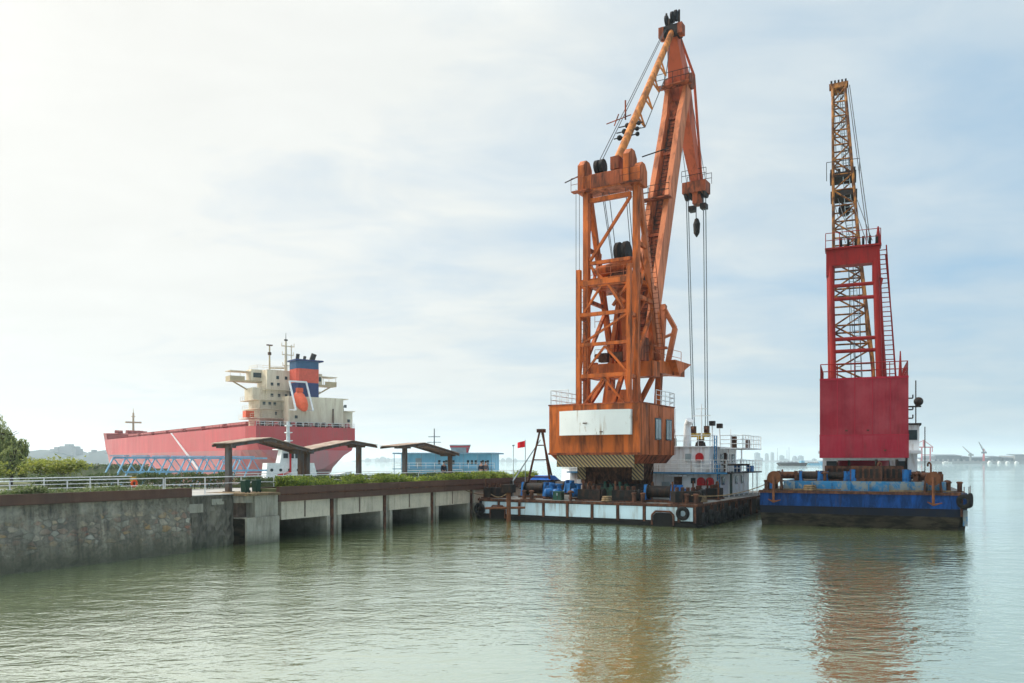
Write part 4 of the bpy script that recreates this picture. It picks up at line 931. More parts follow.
fit('door', 'rust', A, UU1 + .001, UU1 + .06, 9.5, 10.2, 3.6, 5.2, uh)
fit('door', 'machine_green', A, DU1 + .002, DU1 + .07, 9.2, 10.0, 1.6, 3.4, dh)
for v0 in (7.0, 11.0, 13.0):
    fit('window', 'glass', A, DU1 + .002, DU1 + .06, v0, v0 + .7, 2.5, 3.2, dh)
b = MB(); b.ladder(A.P(UU1 + .25, 6.3, 3.6), A.P(UU1 + .25, 6.3, 6.6), A.v, .55, .3, .045); b.build('blue_ladder', 'ladder_blue', uh)
b = MB(); b.ladder(A.P(DU1 + .25, 5.35, 1.6), A.P(DU1 + .25, 5.35, 4.3), A.v, .6, .3, .045); b.build('blue_ladder', 'ladder_blue', dh)
b = MB(); b.tube(A.P(3.7, 6.6, UZ), A.P(3.7, 6.6, 7.5), .34, .28, 12); b.tube(A.P(3.7, 6.6, 7.5), A.P(4.0, 6.4, 7.95), .28, .34, 12); b.build('funnel', 'white', uh)
b = MB(); b.tube(A.P(2.5, 6.2, UZ), A.P(2.5, 6.2, 6.9), .2, .2, 10); b.ball(A.P(2.5, 6.1, 7.0), .36); b.build('cowl_vent', 'white', uh)
for u0, v0, h_ in ((5.6, 7.4, 1.75), (5.7, 9.2, 1.6)):
    fl = MB(); fl.tube(A.P(u0, v0, UZ), A.P(u0, v0, UZ + h_), .05, n=6); fl = fl.build('lamp_post', 'rail_white', uh)
    fit('floodlight', 'dark', A, u0 - .22, u0 + .22, v0 - .2, v0 + .2, UZ + h_, UZ + .4 + h_, fl)
fit('roof_locker', 'machine_green', A, 1.2, 2.8, DV0 + .3, DV0 + 1.2, UZ + .002, UZ + .7, uh)
b = MB(); b.tube(A.P(4.9, 6.4, UZ), A.P(4.9, 6.4, UZ + .35), .45, .38, 12); b.disc(A.P(4.9, 6.4, UZ + .45), (0, 0, 1), .28, .3); b.build('radar_base', 'dark', uh)
fit('wing_cabinet', 'rust', A, UU1 + 1.1, UU1 + 1.5, 7.75, 8.2, UZ - .118, UZ + .85, uh)
fit('wing_cabinet', 'rust', A, UU1 + 1.8, UU1 + 2.12, 9.6, 10.0, UZ - .118, UZ + .6, uh)
b = MB(); b.tube(A.P(UU1 + .9, 8.5, UZ - .12), A.P(UU1 + .9, 8.5, 7.2), .03, n=5); b.build('aerial', 'rail_white', uh)
b = MB(); b.tube(A.P(UU1 + 1.2, DV0 - .5, 4.2), A.P(UU1 + 3.0, DV0 + 1, 4.2), .08, n=8); b.build('spar', 'dark', uh)
for u0 in (.6, 1.4):
    b = MB(); b.lathe(A.P(u0, 7.2, UZ + .35), [(.2, 0), (.3, .06), (.3, .94), (.2, 1.0)], 14, A.v); b.build('liferaft_canister', 'white', uh)
b = MB(); b.tube(A.P(4.3, 8.6, UZ), A.P(4.3, 8.6, 9.4), .07, .04, 7); b.beam(A.P(3.5, 8.6, 8.4), A.P(5.1, 8.6, 8.4), .06); b.beam(A.P(3.8, 8.6, 9.0), A.P(4.8, 8.6, 9.0), .05); b.build('signal_mast', 'rail_white', uh)
fit('air_conditioner', 'window_grey', A, 2.0, 2.7, DV0 - .25, DV0 - .002, 2.2, 2.75, dh)
fit('fire_box', 'signal_red', A, 4.5, 4.75, DV0 - .12, DV0 - .002, 1.9, 2.3, dh)
for u0, v0 in ((UU1 + .6, 10.6), (UU1 + 1.2, 12.2)):
    fit('deck_box', 'machine_blue', A, u0, u0 + .5, v0, v0 + .8, 3.58, 4.1, dh)
for i in range(7):
    b = MB(); b.tube(A.P(DU1 + 1.0, DV0 + .4 + i * 1.5, 1.57), A.P(DU1 + 1.0, DV0 + .4 + i * 1.5, 3.45), .04, n=6); b.build('deck_stanchion', 'rail_white', dh)
# white stair tower at the left of the deckhouse
b = MB(); b.ladder(A.P(-3.4, DV0 - .6, 1.6), A.P(-3.4, DV0 - .55, 4.3), A.u, .9, .25, .06); b.build('white_stair', 'rail_white', dh)
railing(pb_, [A.P(-8.3, 4.4, DZ), A.P(-8.3, 12, DZ)], 1.0, .03, 1.3, 'rail_white', 2, 'deck_railing')

# ================================================================== orange crane
C = Frame(8.25 + .26, 63.9 - .15, 31)
oc = thing('harbour_crane', 'tall orange slewing crane with white counterweight and folded double link jib, on the black barge', 'crane', C.P(0, 0, DZ))
ST = mat_stripes(C.u * 1.0 + Vec((0, 0, 1)))
b = MB(); b.lathe(C.P(0, -.4, 0), [(2.7, DZ + .012), (2.5, 2.1), (2.2, 2.3), (2.7, 3.6), (2.9, 4.30)], 28); b.build('pedestal', 'rust', oc)
b = MB(); b.lathe(C.P(0, -.4, 0), [(2.75, 2.3), (2.75, 2.75)], 28); b.build('slewing_ring', 'dark', oc)
for i in range(14):
    a = 2 * math.pi * i / 14; d = C.u * math.cos(a) + C.v * math.sin(a)
    b = MB(); b.prism([C.P(0, -.4, 2.76) + d * 2.45, C.P(0, -.4, 4.2) + d * 2.9, C.P(0, -.4, 2.76) + d * 2.8], d.cross(Vec((0, 0, 1))) * .1); b.build('stiffener', 'rust', oc)
plan0 = [(-3.6, -5), (3.78, -5), (3.78, 2.3), (3.1, 3.3), (-3.0, 3.3), (-3.6, 2.3)]
b = MB(); b.plan(C, [(a * .86, c * .84) for a, c in plan0], 4.31, 4.96, [(a * .98, c * .972) for a, c in plan0]); b.build('underframe', 'orange_dark', oc)
ho = MB(); ho.plan(C, plan0, 4.962, 8.7); ho = ho.build('machinery_house', 'orange', oc)
b = MB(); b.plan(C, [(a * 1.015, c * 1.012) for a, c in plan0], 8.702, 8.80); b.build('roof_edge', 'orange_dark', ho)
for vv in (-3.1, -1.2, 2.4):
    fit('panel_seam', 'orange_dark', C, 3.782, 3.81, vv, vv + .05, 5.0, 8.66, ho)
fit('base_flange', 'orange_dark', C, -3.66, 3.84, -5.06, -5.001, 4.97, 5.12, ho)
for v0 in (-2.0, .35):
    w_ = fit('window', 'glass', C, 3.782, 3.84, v0, v0 + 1.25, 6.1, 7.75, ho)
    fit('window_pane', 'window_grey', C, 3.841, 3.85, v0 + .1, v0 + .58, 6.2, 7.65, w_); fit('window_pane', 'window_grey', C, 3.841, 3.85, v0 + .67, v0 + 1.15, 6.2, 7.65, w_)
fit('striped_skirt', ST, C, -2.95, 3.35, -5.0, -4.9, 4.05, 4.958, oc)
fit('striped_skirt', ST, C, -1.9, -1.2, -3.6, -3.5, 3.1, 4.3, oc)
fit('striped_skirt', ST, C, 2.6, 3.5, -3.6, -3.5, 3.1, 4.3, oc)
cw = MB(); n = 10; fr_, bk_ = [], []
for i in range(n + 1):
    uu = -2.5 + 5.75 * i / n; k = 1 - ((i / n - .5) * 2) ** 2; fr_.append((uu, -5.42 - .38 * k))
cw.plan(C, fr_ + [(3.25, -5.07), (-2.5, -5.07)], 6.42, 8.24); cw = cw.build('counterweight', 'white_plate', oc)
fit('lifting_lug', 'rust', C, -.35, .0, -5.84, -5.79, 7.25, 7.32, cw)
fit('lifting_lug', 'rust', C, 1.0, 1.25, -5.83, -5.77, 6.6, 6.66, cw)
railing(oc, [C.P(-2.0, -4.9, 8.8), C.P(-3.5, -4.9, 8.8), C.P(-3.5, 2.2, 8.8)], 1.1, .03, .9, 'rail_white', 2, 'roof_railing')
railing(oc, [C.P(3.7, -1.5, 8.8), C.P(3.7, 2.5, 8.8), C.P(3.1, 3.2, 8.8)], 1.1, .03, .9, 'rail_white', 2, 'roof_railing')
# lower front frame
def bar(name, m, p, q, w, h=None, par=None, side=None, **k):
    b = MB(); b.beam(p, q, w, h, side, **k); return b.build(name, m, par or oc)
FV, TV = -3.5, -1.6
for u0, t0 in ((-1.8, -2.05), (2.35, 2.15)):
    bar('frame_post', 'orange', C.P(u0, FV, 8.8), C.P(u0, FV, 19.2), .32, .34, side=C.u)
    for z0 in (10.9, 15.6): bar('frame_tie', 'orange', C.P(u0, FV + .17, z0), C.P(t0, TV - .3, z0), .2, .26)
    bar('frame_brace', 'orange', C.P(u0, FV + .2, 11.1), C.P(t0, TV - .3, 15.3), .17)
for z0, h_ in ((18.1, .5), (15.7, .38), (13.4, .34), (11.0, .42)):
    bar('frame_beam', 'orange', C.P(-1.64, FV, z0), C.P(2.19, FV, z0), .24, h_ * .72, side=C.v)
for (a, z0), (c, z1) in (((-1.9, 13.6), (1.9, 15.5)), ((-1.9, 11.2), (0.1, 13.2)), ((0.1, 13.2), (1.9, 11.2)), ((-1.9, 8.9), (0, 10.8)), ((1.9, 8.9), (0, 10.8)), ((-1.9, 15.9), (-.2, 17.8)), ((1.9, 15.9), (.4, 17.8))):
    bar('frame_brace', 'orange', C.P(a * .86 + .28, FV, z0), C.P(c + .28, FV, z1), .15, .15)
# main tower
for u0 in (-2.05, 2.15):
    bar('tower_leg', 'orange', C.P(u0, TV, 8.8), C.P(u0, TV, 25.7), .44, .5, side=C.u)
    bar('tower_rear_leg', 'orange_pale' if u0 > 0 else 'orange', C.P(u0, 3.4, 12.6), C.P(u0, TV + .5, 25.8), .42, .5, side=C.u, w2=.36, h2=.42)
    bar('tower_rear_post', 'orange', C.P(u0, 2.9, 8.8), C.P(u0, 3.3, 11.6), .46, .5, side=C.u)
    for z0, vv in ((17.2, 2.2), (21.3, .95)): bar('tower_side_tie', 'orange', C.P(u0, TV + .36, z0), C.P(u0, vv, z0), .26, .3)
    bar('tower_side_brace', 'orange', C.P(u0, TV + .3, 17.4), C.P(u0, .9, 21.1), .2); bar('tower_side_brace', 'orange', C.P(u0, TV + .3, 12.9), C.P(u0, 2.1, 17.0), .26)
bar('tower_beam', 'orange', C.P(-1.76, TV, 25.05), C.P(1.71, TV, 25.05), .3, .34, side=C.v)
bar('tower_beam', 'orange', C.P(-1.76, TV, 20.1), C.P(1.71, TV, 20.1), .26, .26, side=C.v)
bar('tower_brace', 'orange', C.P(-1.76, TV, 20.3), C.P(1.7, TV, 24.9), .2, .2); bar('tower_brace', 'orange', C.P(-1.76, TV, 19.9), C.P(1.2, TV, 16.8), .2, .2)
bar('tower_brace', 'orange', C.P(1.7, TV, 18.5), C.P(.2, TV, 16.6), .2, .2)
hd = MB(); hd.box(C, -2.25, 2.25, TV - .5, TV + 1.2, 25.72, 26.95); hd = hd.build('tower_head', 'orange', oc)
fit('head_plate', 'orange_dark', C, -1.4, 1.2, TV - .56, TV - .501, 25.85, 26.9, hd)
for u0, z1 in ((-2.3, 28.3), (1.55, 28.5), (2.4, 27.3)):
    b = MB(); pts = [(TV - .6, 25.6), (TV - .6, z1 - .5), (TV - .1, z1), (TV + .5, z1), (TV + .95, z1 - .5), (TV + .95, 25.6)]
    b.prism([C.P(u0 - .26, v_, z_) for v_, z_ in pts], C.u * .52); b.build('sheave_cheek', 'orange', hd)
for u0 in (-1.1, -.65):
    b = MB(); b.disc(C.P(u0, TV, 27.6), C.u, .55, .28, 18); b.build('sheave', 'dark', hd)
b = MB(); b.box(C, .1, .8, TV - .3, TV + .6, 27.11, 28.1); b.build('tie_bearing', 'orange_dark', hd)
for ua, ub in ((-2.9, -1.3), (1.2, 2.9)):
    b = MB(); b.box(C, ua, ub, TV - 1.1, TV - .57, 25.62, 25.7); b.build('head_walkway', 'orange_dark', hd)
bb = MB(); up = Vec((0, 0, 1.0))
for u0 in (-2.9, -2.1, -1.3, 1.2, 2.0, 2.9): bb.tube(C.P(u0, TV - 1.08, 25.7), C.P(u0, TV - 1.08, 26.7), .025, n=4)
for z_ in (26.2, 26.7): bb.tube(C.P(-2.9, TV - 1.08, z_), C.P(-1.3, TV - 1.08, z_), .022, n=4); bb.tube(C.P(1.2, TV - 1.08, z_), C.P(2.9, TV - 1.08, z_), .022, n=4)
bb.build('head_railing', 'orange_dark', hd)
for p, q in ((C.P(-4.0, TV, 26.9), C.P(-2.4, TV, 27.3)), (C.P(2.6, TV, 27.7), C.P(4.5, TV + .6, 28.2))):
    b = MB(); b.tube(p, q, .05, n=5); b.build('outrigger_bar', 'dark', hd)
# machine platform and rocker
pf = MB(); pf.box(C, -2.4, 2.0, TV + .4, 3.0, 18.45, 18.75); pf = pf.build('machine_platform', 'orange', oc)
fit('platform_beam', 'orange', C, -2.5, 2.1, TV - .05, TV + .39, 18.20, 18.90, pf)
b = MB(); b.tube(C.P(-1.75, .1, 19.75), C.P(1.3, .4, 20.35), .48, .42, 14); b.build('rocker_drum', 'orange', pf)
for u0 in (-.1, .55):
    b = MB(); b.disc(C.P(u0, .3, 21.15), C.u, .85, .3, 18); b.build('rope_sheave', 'dark', pf)
fit('gearbox', 'rust', C, -.6, .9, 0, 1.6, 18.76, 19.70, pf); fit('motor', 'dark', C, .9, 1.7, 1.2, 2.4, 18.76, 19.60, pf)
fit('control_box', 'dark', C, -2.1, -1.4, .8, 1.5, 18.76, 19.50, pf)
bb = MB()
for u0 in (-2.4, -1.3, -.2, .9, 2.0): bb.tube(C.P(u0, TV + .45, 18.75), C.P(u0, TV + .45, 19.80), .025, n=4)
bb.tube(C.P(-2.4, TV + .45, 19.80), C.P(2.0, TV + .45, 19.80), .025, n=4); bb.tube(C.P(-2.4, TV + .45, 19.30), C.P(2.0, TV + .45, 19.30), .025, n=4); bb.build('platform_railing', 'orange_pale', pf)
# inner column and crossed struts
b = MB(); b.plan(C, [(-1.3, 0), (1.0, 0), (1.0, 2.6), (-1.3, 2.6)], 8.8, 10.2, [(-1.2, .2), (.9, .2), (.9, 2.4), (-1.2, 2.4)]); b.build('column_base', 'orange', oc)
b = MB(); b.plan(C, [(.0, 1.0), (.75, 1.0), (.75, 2.2), (.0, 2.2)], 12.42, 18.4, [(-.35, .8), (1.15, .8), (1.15, 1.8), (-.35, 1.8)]); b.build('inner_column', 'orange', oc)
for a, c in (((-1.5, .6, 8.9), (-.4, 1.3, 18.4)), ((1.5, .6, 8.9), (.9, 1.3, 12.0))):
    bar('inner_strut', 'orange', C.P(*a), C.P(*c), .36, .4, side=C.u)
bar('inner_strut', 'orange', C.P(-1.9, 3.2, 12.8), C.P(1.5, 2.6, 18.4), .28, .28); bar('inner_strut', 'orange', C.P(1.9, 3.4, 12.8), C.P(-1.5, 2.6, 18.4), .28, .28)
for a, c in (((-1.3, 1.0, 11.6), (-2.9, .2, 8.81)), ((.5, -.4, 11.3), (-.1, -1.0, 8.81)), ((.8, -.4, 11.3), (1.5, -1.0, 8.81)), ((2.1, 2.4, 11.6), (1.0, 1.4, 8.81)), ((-2.1, 2.4, 11.6), (-1.2, 1.4, 8.81))):
    bar('splayed_strut', 'orange', C.P(*a), C.P(*c), .32, .34, side=C.u)
for a, c in (((2.15, TV + .2, 21.4), (2.15, -.5, 24.6)), ((2.15, TV + .2, 24.8), (2.15, .5, 21.2)), ((2.2, 1.6, 17.3), (2.2, TV + .2, 21.0)), ((-2.05, TV + .2, 21.4), (-2.05, -.5, 24.6)), ((-2.05, 1.6, 17.3), (-2.05, TV + .2, 21.0))):
    bar('side_lacing', 'orange', C.P(*a), C.P(*c), .14)
# boom foot platform with wedge
wp = MB(); wp.plan(C, [(-2.7, 2.0), (2.6, 2.0), (3.1, 6.8), (2.2, 5.4), (-2.2, 5.0)], 11.62, 12.6); wp = wp.build('boom_foot_platform', 'orange', oc)
fit('platform_edge', 'orange', C, -2.8, 2.7, .6, 1.99, 11.2, 12.4, wp)
b = MB(); b.prism([C.P(2.61, 4.6, 11.6), C.P(2.61, 7.6, 12.75), C.P(2.61, 3.6, 12.75)], C.u * .8); b.build('wedge_bracket', 'orange', wp)
for u0 in (-1.75, 1.4):
    b = MB(); b.prism([C.P(u0, 2.4, 12.61), C.P(u0, 5.2, 12.61), C.P(u0, 4.8, 16.4), C.P(u0, 3.9, 16.9), C.P(u0, 3.0, 16.0)], C.u * .4); b.build('boom_bracket', 'orange', wp)
fit('cabin', 'orange_dark', C, .6, 2.0, -.6, 1.4, 12.41, 14.3, wp); fit('cabin_window', 'glass', C, 1.1, 2.1, -.66, -.601, 13.2, 14.1, wp)
fit('side_arm', 'orange_dark', C, 2.5, 3.6, 1.0, 1.3, 13.3, 13.5, wp); fit('side_arm', 'orange_dark', C, -3.6, -2.4, 1.0, 1.3, 12.4, 12.6, wp)
bb = MB()
for u0, v0 in ((2.5, 1.0), (2.6, 2.6), (2.8, 4.2), (3.0, 6.2)): bb.tube(C.P(u0, v0, 12.6), C.P(u0, v0, 13.7), .03, n=4)
for z_ in (13.15, 13.7): bb.pipe([C.P(2.5, 1.0, z_), C.P(2.6, 2.6, z_), C.P(2.8, 4.2, z_), C.P(3.0, 6.2, z_)], .025, 4)
bb.build('platform_railing', 'orange_pale', wp)
b = MB(); b.ladder(C.P(2.6, 2.6, 12.8), C.P(2.55, TV + .9, 25.6), C.u, .5, .4, .03); b.build('tower_ladder', 'orange_dark', oc)
b = MB(); b.ladder(C.P(-1.5, FV + .2, 8.8), C.P(-1.5, FV + .2, 18.0), C.u, .45, .4, .025); b.build('frame_ladder', 'orange_dark', oc)
for z0 in (11.6, 14.4):
    bb = MB()
    for u0 in (-2.4, -1.2, 0, 1.2, 2.4): bb.tube(C.P(u0, .65, z0 + 1), C.P(u0, .65, z0 + 2.0), .025, n=4)
    bb.tube(C.P(-2.4, .65, z0 + 2.0), C.P(2.4, .65, z0 + 2.0), .025, n=4); bb.tube(C.P(-2.4, .65, z0 + 1.5), C.P(2.4, .65, z0 + 1.5), .025, n=4); bb.build('walkway_railing', 'orange_dark', oc)
for u0, v0, z0 in ((-1.2, -.2, 12.42), (.2, -.3, 12.42), (-.8, .4, 18.76)):
    b = MB(); b.box(C, u0 - .35, u0 + .35, v0 - .3, v0 + .3, z0, z0 + .7); b.tube(C.P(u0 - .3, v0, z0 + .5), C.P(u0 - .75, v0, z0 + .5), .22, n=10); b.build('winch_motor', 'rust', oc)
# luffing rack strut behind the tower (tilted light panel seen right of the tower)
b = MB(); b.beam(C.P(1.9, 3.9, 12.8), C.P(1.8, 5.2, 17.6), .7, .6, C.u, .5, .45); b.build('luffing_strut', 'orange_pale', oc)
b = MB(); b.beam(C.P(2.5, 4.4, 12.7), C.P(2.75, 5.4, 15.6), .4, .3, C.u); b.beam(C.P(2.75, 5.4, 15.6), C.P(2.0, 4.9, 17.2), .34, .3, C.u); b.beam(C.P(1.9, 4.2, 14.6), C.P(2.7, 5.3, 15.2), .2, .2, C.u); b.build('side_gusset', 'orange_pale', oc)
# boom
BF, BT = C.P(0, 3.8, 12.9), C.P(0, 14.3, 40.3)
bd = (BT - BF).normalized(); bn = C.u.cross(bd).normalized()
if bn.y > 0: bn = -bn                                # bn points back at the tower
bo = MB(); bo.beam(BF + bn * -.35, BF.lerp(BT, .93) + bn * -.25, 1.5, .8, C.u, 1.25, .6); bo = bo.build('boom', 'orange_dark', oc)
for sgn in (-1, 1):
    b = MB(); b.beam(BF + C.u * sgn * .9, BF.lerp(BT, .86) + C.u * sgn * .72, .46, 1.7, C.u, .5, 1.35); b.beam(BF.lerp(BT, .86) + C.u * sgn * .72, BT + C.u * sgn * .95, .5, 1.35, C.u, .34, 1.1); b.build('boom_side_girder', 'orange_pale', bo)
b = MB(); b.ladder(BF.lerp(BT, .08) + bn * .12, BF.lerp(BT, .88) + bn * .12, C.u, .6, .42, .035); b.build('boom_ladder', 'dark', bo)
for f in (.12, .27, .42, .57, .72, .86):
    b = MB(); c0 = BF.lerp(BT, f) + bn * .1; b.beam(c0 - C.u * .75, c0 + C.u * .75, .2, .3, bn); b.build('boom_batten', 'orange_dark', bo)
for f, w_ in ((.53, 2.6), (.965, 3.2)):
    c0 = BF.lerp(BT, f) + bn * .95; b = MB(); b.box(Frame(c0.x, c0.y, 31, 0), -w_ / 2, w_ / 2, -.55, .35, c0.z - .06, c0.z + .04); pl = b.build('boom_platform', 'orange_dark', bo)
    FF = Frame(c0.x, c0.y, 31, 0); bb = MB()
    for u0 in (-w_ / 2, -w_ / 4, 0, w_ / 4, w_ / 2): bb.tube(FF.P(u0, -.53, c0.z), FF.P(u0, -.53, c0.z + 1.1), .03, n=4)
    for z_ in (.55, 1.1): bb.tube(FF.P(-w_ / 2, -.53, c0.z + z_), FF.P(w_ / 2, -.53, c0.z + z_), .03, n=4)
    bb.build('boom_railing', 'dark', bo)
b = MB(); b.disc(BT, C.u, .75, 2.6, 18); b.build('boom_head_pin', 'orange_dark', bo)
# jib: tail and nose arms
JT, JP, JN = C.P(.25, 11.8, 44.3), C.P(0, 14.35, 40.6), C.P(0, 19.4, 32.5)
jb = MB(); jb.beam(JT, JP + (JP - JT).normalized() * .6, .85, .9, C.u, 1.75, 1.9); jb.beam(JP + (JP - JT).normalized() * .3, JN, 1.55, 1.9, C.u, .85, .9); jb = jb.build('jib', 'jib_red', oc)
b = MB(); jd = (JN - JT).normalized(); jn = C.u.cross(jd)
jn = jn if jn.y > 0 else -jn
b.pipe([JT + jn * .3 + C.u * .3, JP + jn * 1.9 + C.u * .9, JN + jn * .2 + C.u * .5], .13, 6); b.build('jib_bow_tie', 'jib_red', jb)
b = MB(); b.pipe([JT + jn * .3 - C.u * .3, JP + jn * 1.9 - C.u * .2, JN + jn * .2 - C.u * .5], .1, 6); b.build('jib_bow_tie', 'jib_red', jb)
b = MB(); b.beam(JP, JP + jn * 1.9 + C.u * .4, .3); b.build('jib_post', 'jib_red', jb)
b = MB(); b.box(Frame(JT.x, JT.y, 31, 0), -.8, .8, -.5, .5, JT.z - .8, JT.z + .2); jh = b.build('jib_tail_block', 'dark', jb)
for u0, dz in ((-.55, .9), (0, 1.1), (.35, 1.15), (-.2, .5)):
    b = MB(); b.disc(JT + C.u * u0 + Vec((0, 0, dz)), C.u, .5, .18, 16); b.build('sheave', 'dark', jh)
for u0 in (-.6, .62):
    b = MB(); b.beam(JT + C.u * u0 + Vec((0, 0, .2)), JT + C.u * u0 + Vec((0, 0, 1.6)), .16); b.build('sheave_cheek', 'dark', jh)
for u0 in (-.9, .9):
    b = MB(); b.box(Frame(JT.x, JT.y, 31, 0), u0 - .22, u0 + .22, -.7, .2, JT.z - .85, JT.z + .1); b.build('tail_guard', 'orange_dark', jh)
JF = Frame(JN.x, JN.y, 31, 0)
nb_ = MB(); nb_.box(JF, -1.2, 1.2, -.8, .8, JN.z - 1.2, JN.z - .1); nb_ = nb_.build('jib_nose_block', 'orange_dark', jb)
for u0 in (-.95, -.45, .5, .98):
    b = MB(); b.disc(JF.P(u0, 0, JN.z - 1.0), C.u, .75, .22, 18); b.build('sheave', 'dark', nb_)
b = MB(); b.plan(JF, [(-.2, -.6), (.6, -.6), (.6, .6), (-.2, .6)], JN.z - 2.3, JN.z - 1.21); b.build('nose_stem', 'orange_dark', nb_)
fit('nose_stop', 'dark', JF, -.7, -.1, -.4, .4, JN.z - 2.9, JN.z - 2.4, nb_); fit('nose_stop', 'dark', JF, .5, 1.1, -.4, .4, JN.z - 2.8, JN.z - 2.3, nb_)
bb = MB()
for u0 in (-1.2, -.4, .4, 1.3):
    for v0 in (-.9, .9): bb.tube(JF.P(u0, v0, JN.z - .1), JF.P(u0, v0, JN.z + 1.0), .03, n=4)
for v0 in (-.9, .9):
    for z_ in (.5, 1.0): bb.tube(JF.P(-1.2, v0, JN.z + z_), JF.P(1.3, v0, JN.z + z_), .03, n=4)
bb.build('nose_railing', 'dark', nb_)
# tie rod from the tower head to the jib tail, with its bracket truss
R0, R1 = C.P(.45, TV, 27.6), JT + Vec((0, 0, -.1)); rdv = (R1 - R0).normalized()
td_ = MB(); td_.tube(R0, R1, .33, .28, 12); td_ = td_.build('tie_rod', 'tie_yellow', oc)
rn = C.u.cross(rdv); rn = rn if rn.z < 0 else -rn
for i in range(4):
    f = .34 + .13 * i; a = R0.lerp(R1, f); q = a + rn * 1.35 + C.u * .25
    b = MB(); b.beam(a + rdv * .55, q, .11); b.beam(a - rdv * .35, q, .11); b.build('tie_bracket', 'tie_yellow', td_)
b = MB(); b.pipe([R0.lerp(R1, .22)] + [R0.lerp(R1, .34 + .13 * i) + rn * 1.35 + C.u * .25 for i in range(4)] + [R0.lerp(R1, .97)], .04, 5); b.build('truss_cable', 'rope', td_)
for f, w_ in ((.18, .7), (.22, .5), (.26, .45)):
    b = MB(); c0 = R0.lerp(R1, f); b.beam(c0 - C.u * 1.2, c0 + C.u * .9, .07); b.ball(c0 - C.u * w_, .22); b.ball(c0 + C.u * w_ * 1.2, .18); b.build('cable_guide', 'dark', td_)
bb = MB(); c0 = R0.lerp(R1, .31); bb.tube(c0 - C.u * .9, c0 - C.u * .9 + Vec((0, 0, 1.6)), .07, n=5); bb.tube(c0 - C.u * 2.6, c0 - C.u * .4 + Vec((0, 0, .3)), .05, n=5); bb.tube(c0 - C.u * 1.9 + Vec((0, 0, -.3)), c0 - C.u * 1.5 + Vec((0, 0, .6)), .05, n=5); bb.build('lamp_bracket', 'orange_dark', td_)
# ropes
def rope(name, pts, r_, par=None, m='rope', sag=0.0):
    b = MB()
    if sag:
        p, q = pts; pts = [p.lerp(q, i / 12) - Vec((0, 0, sag * 4 * (i / 12) * (1 - i / 12))) for i in range(13)]
    b.pipe(pts, r_, 5); return b.build(name, m, par or oc)
for u0 in (-.95, -.7): rope('luffing_rope', [C.P(u0, TV, 28.1), JT + C.u * (u0 * .6) + Vec((0, 0, .5))], .035)
for u0 in (-1.05, -.9, -.4): rope('tower_rope', [C.P(u0, TV, 27.6), C.P(u0 * .6, .2, 20.4)], .03)
for u0 in (.6, .8): rope('tower_rope', [C.P(u0 + .5, TV + .3, 26.0), C.P(u0 + .4, .3, 20.0)], .03)
for u0 in (-3.0, -2.7): rope('side_rope', [C.P(u0, TV, 26.2), C.P(u0, TV, 9.0)], .022)
for u0 in (-1.02, -.82): rope('hoist_rope', [JF.P(u0, 0, JN.z - 1.7), JF.P(u0 + .62, .1, 7.6)], .055, None, 'rope_pale')
for u0 in (.74, .98): rope('hoist_rope', [JF.P(u0, 0, JN.z - 1.7), JF.P(u0 + .18, .1, 7.6)], .055, None, 'rope_pale')
rope('jib_rope', [JT + C.u * .5 + Vec((0, 0, .8)), JN + C.u * .6 + jn * 1.3 + Vec((0, 0, -.2))], .03)
rope('jib_rope', [BT + C.u * -.5, JN + C.u * -.9 + Vec((0, 0, -.5))], .03)
hk = MB(); hk.beam(JF.P(-.62, .1, 7.1), JF.P(1.4, .1, 7.1), .35, .38); hk = hk.build('hook_block', 'hook_yellow', oc)
for u0 in (-.3, 1.05):
    b = MB(); b.box(JF, u0 - .22, u0 + .22, -.15, .35, 7.31, 8.0); b.disc(JF.P(u0, .1, 7.65), C.u, .36, .26, 14); b.build('block_sheave', 'rust', hk)
b = MB(); b.box(JF, .1, .75, -.1, .3, 6.5, 6.9); b.tube(JF.P(.42, .1, 6.5), JF.P(.42, .1, 6.2), .16, n=8); b.build('hook_shank', 'hook_yellow', hk)
rope('auxiliary_rope', [JF.P(.1, -.3, JN.z - 2.3), JF.P(.1, -.3, 28.6)], .05)
b = MB(); b.lathe(JF.P(.15, -.3, 0), [(.05, 26.9), (.3, 27.3), (.36, 28.2), (.2, 28.7), (.05, 28.8)], 10); b.build('auxiliary_hook', 'dark', oc)

# ================================================================== blue barge
B_ = Frame(17.6, 56.8, 25)              # origin at its near left corner
BW, BL = 12.9, 24.0
bb_ = thing('pontoon_barge', 'blue hulled pontoon barge with brown fouled bottom, carrying the crimson crane', 'barge', B_.P(BW / 2, 8, 0))
def hull_band(name, m, z0, z1, g0, g1, par):
    b = MB(); p = lambda g, dz: [(g, .0 + g * .0 - (0)), ]
    a0 = [(0 + g0, 0 + g0), (BW - g0 - .45, g0), (BW - g0, g0 + .7), (BW - g0, BL), (0 + g0, BL)]; a1 = [(0 + g1, 0 + g1), (BW - g1 - .45, g1), (BW - g1, g1 + .7), (BW - g1, BL), (0 + g1, BL)]
    b.plan(B_, a0, z0, z1, a1); return b.build(name, m, par)
bh = hull_band('hull', 'hull_blue', 1.38, 2.40, .0, .0, bb_)
hull_band('boot_top', 'hull_navy', .86, 1.378, .03, .003, bb_)
hull_band('bottom_hull', 'hull_scum', -1.2, .858, .25, .035, bb_)
b = MB(); b.box(B_, -.06, BW - .4, -.07, -.002, 2.26, 2.46); b.build('rub_rail', 'rust', bh)
b = MB(); b.plan(B_, [(.05, .05), (BW - .5, .05), (BW - .05, .75), (BW - .05, BL - .05), (.05, BL - .05)], 2.402, 2.43); b.build('deck', 'deck_grey', bb_)
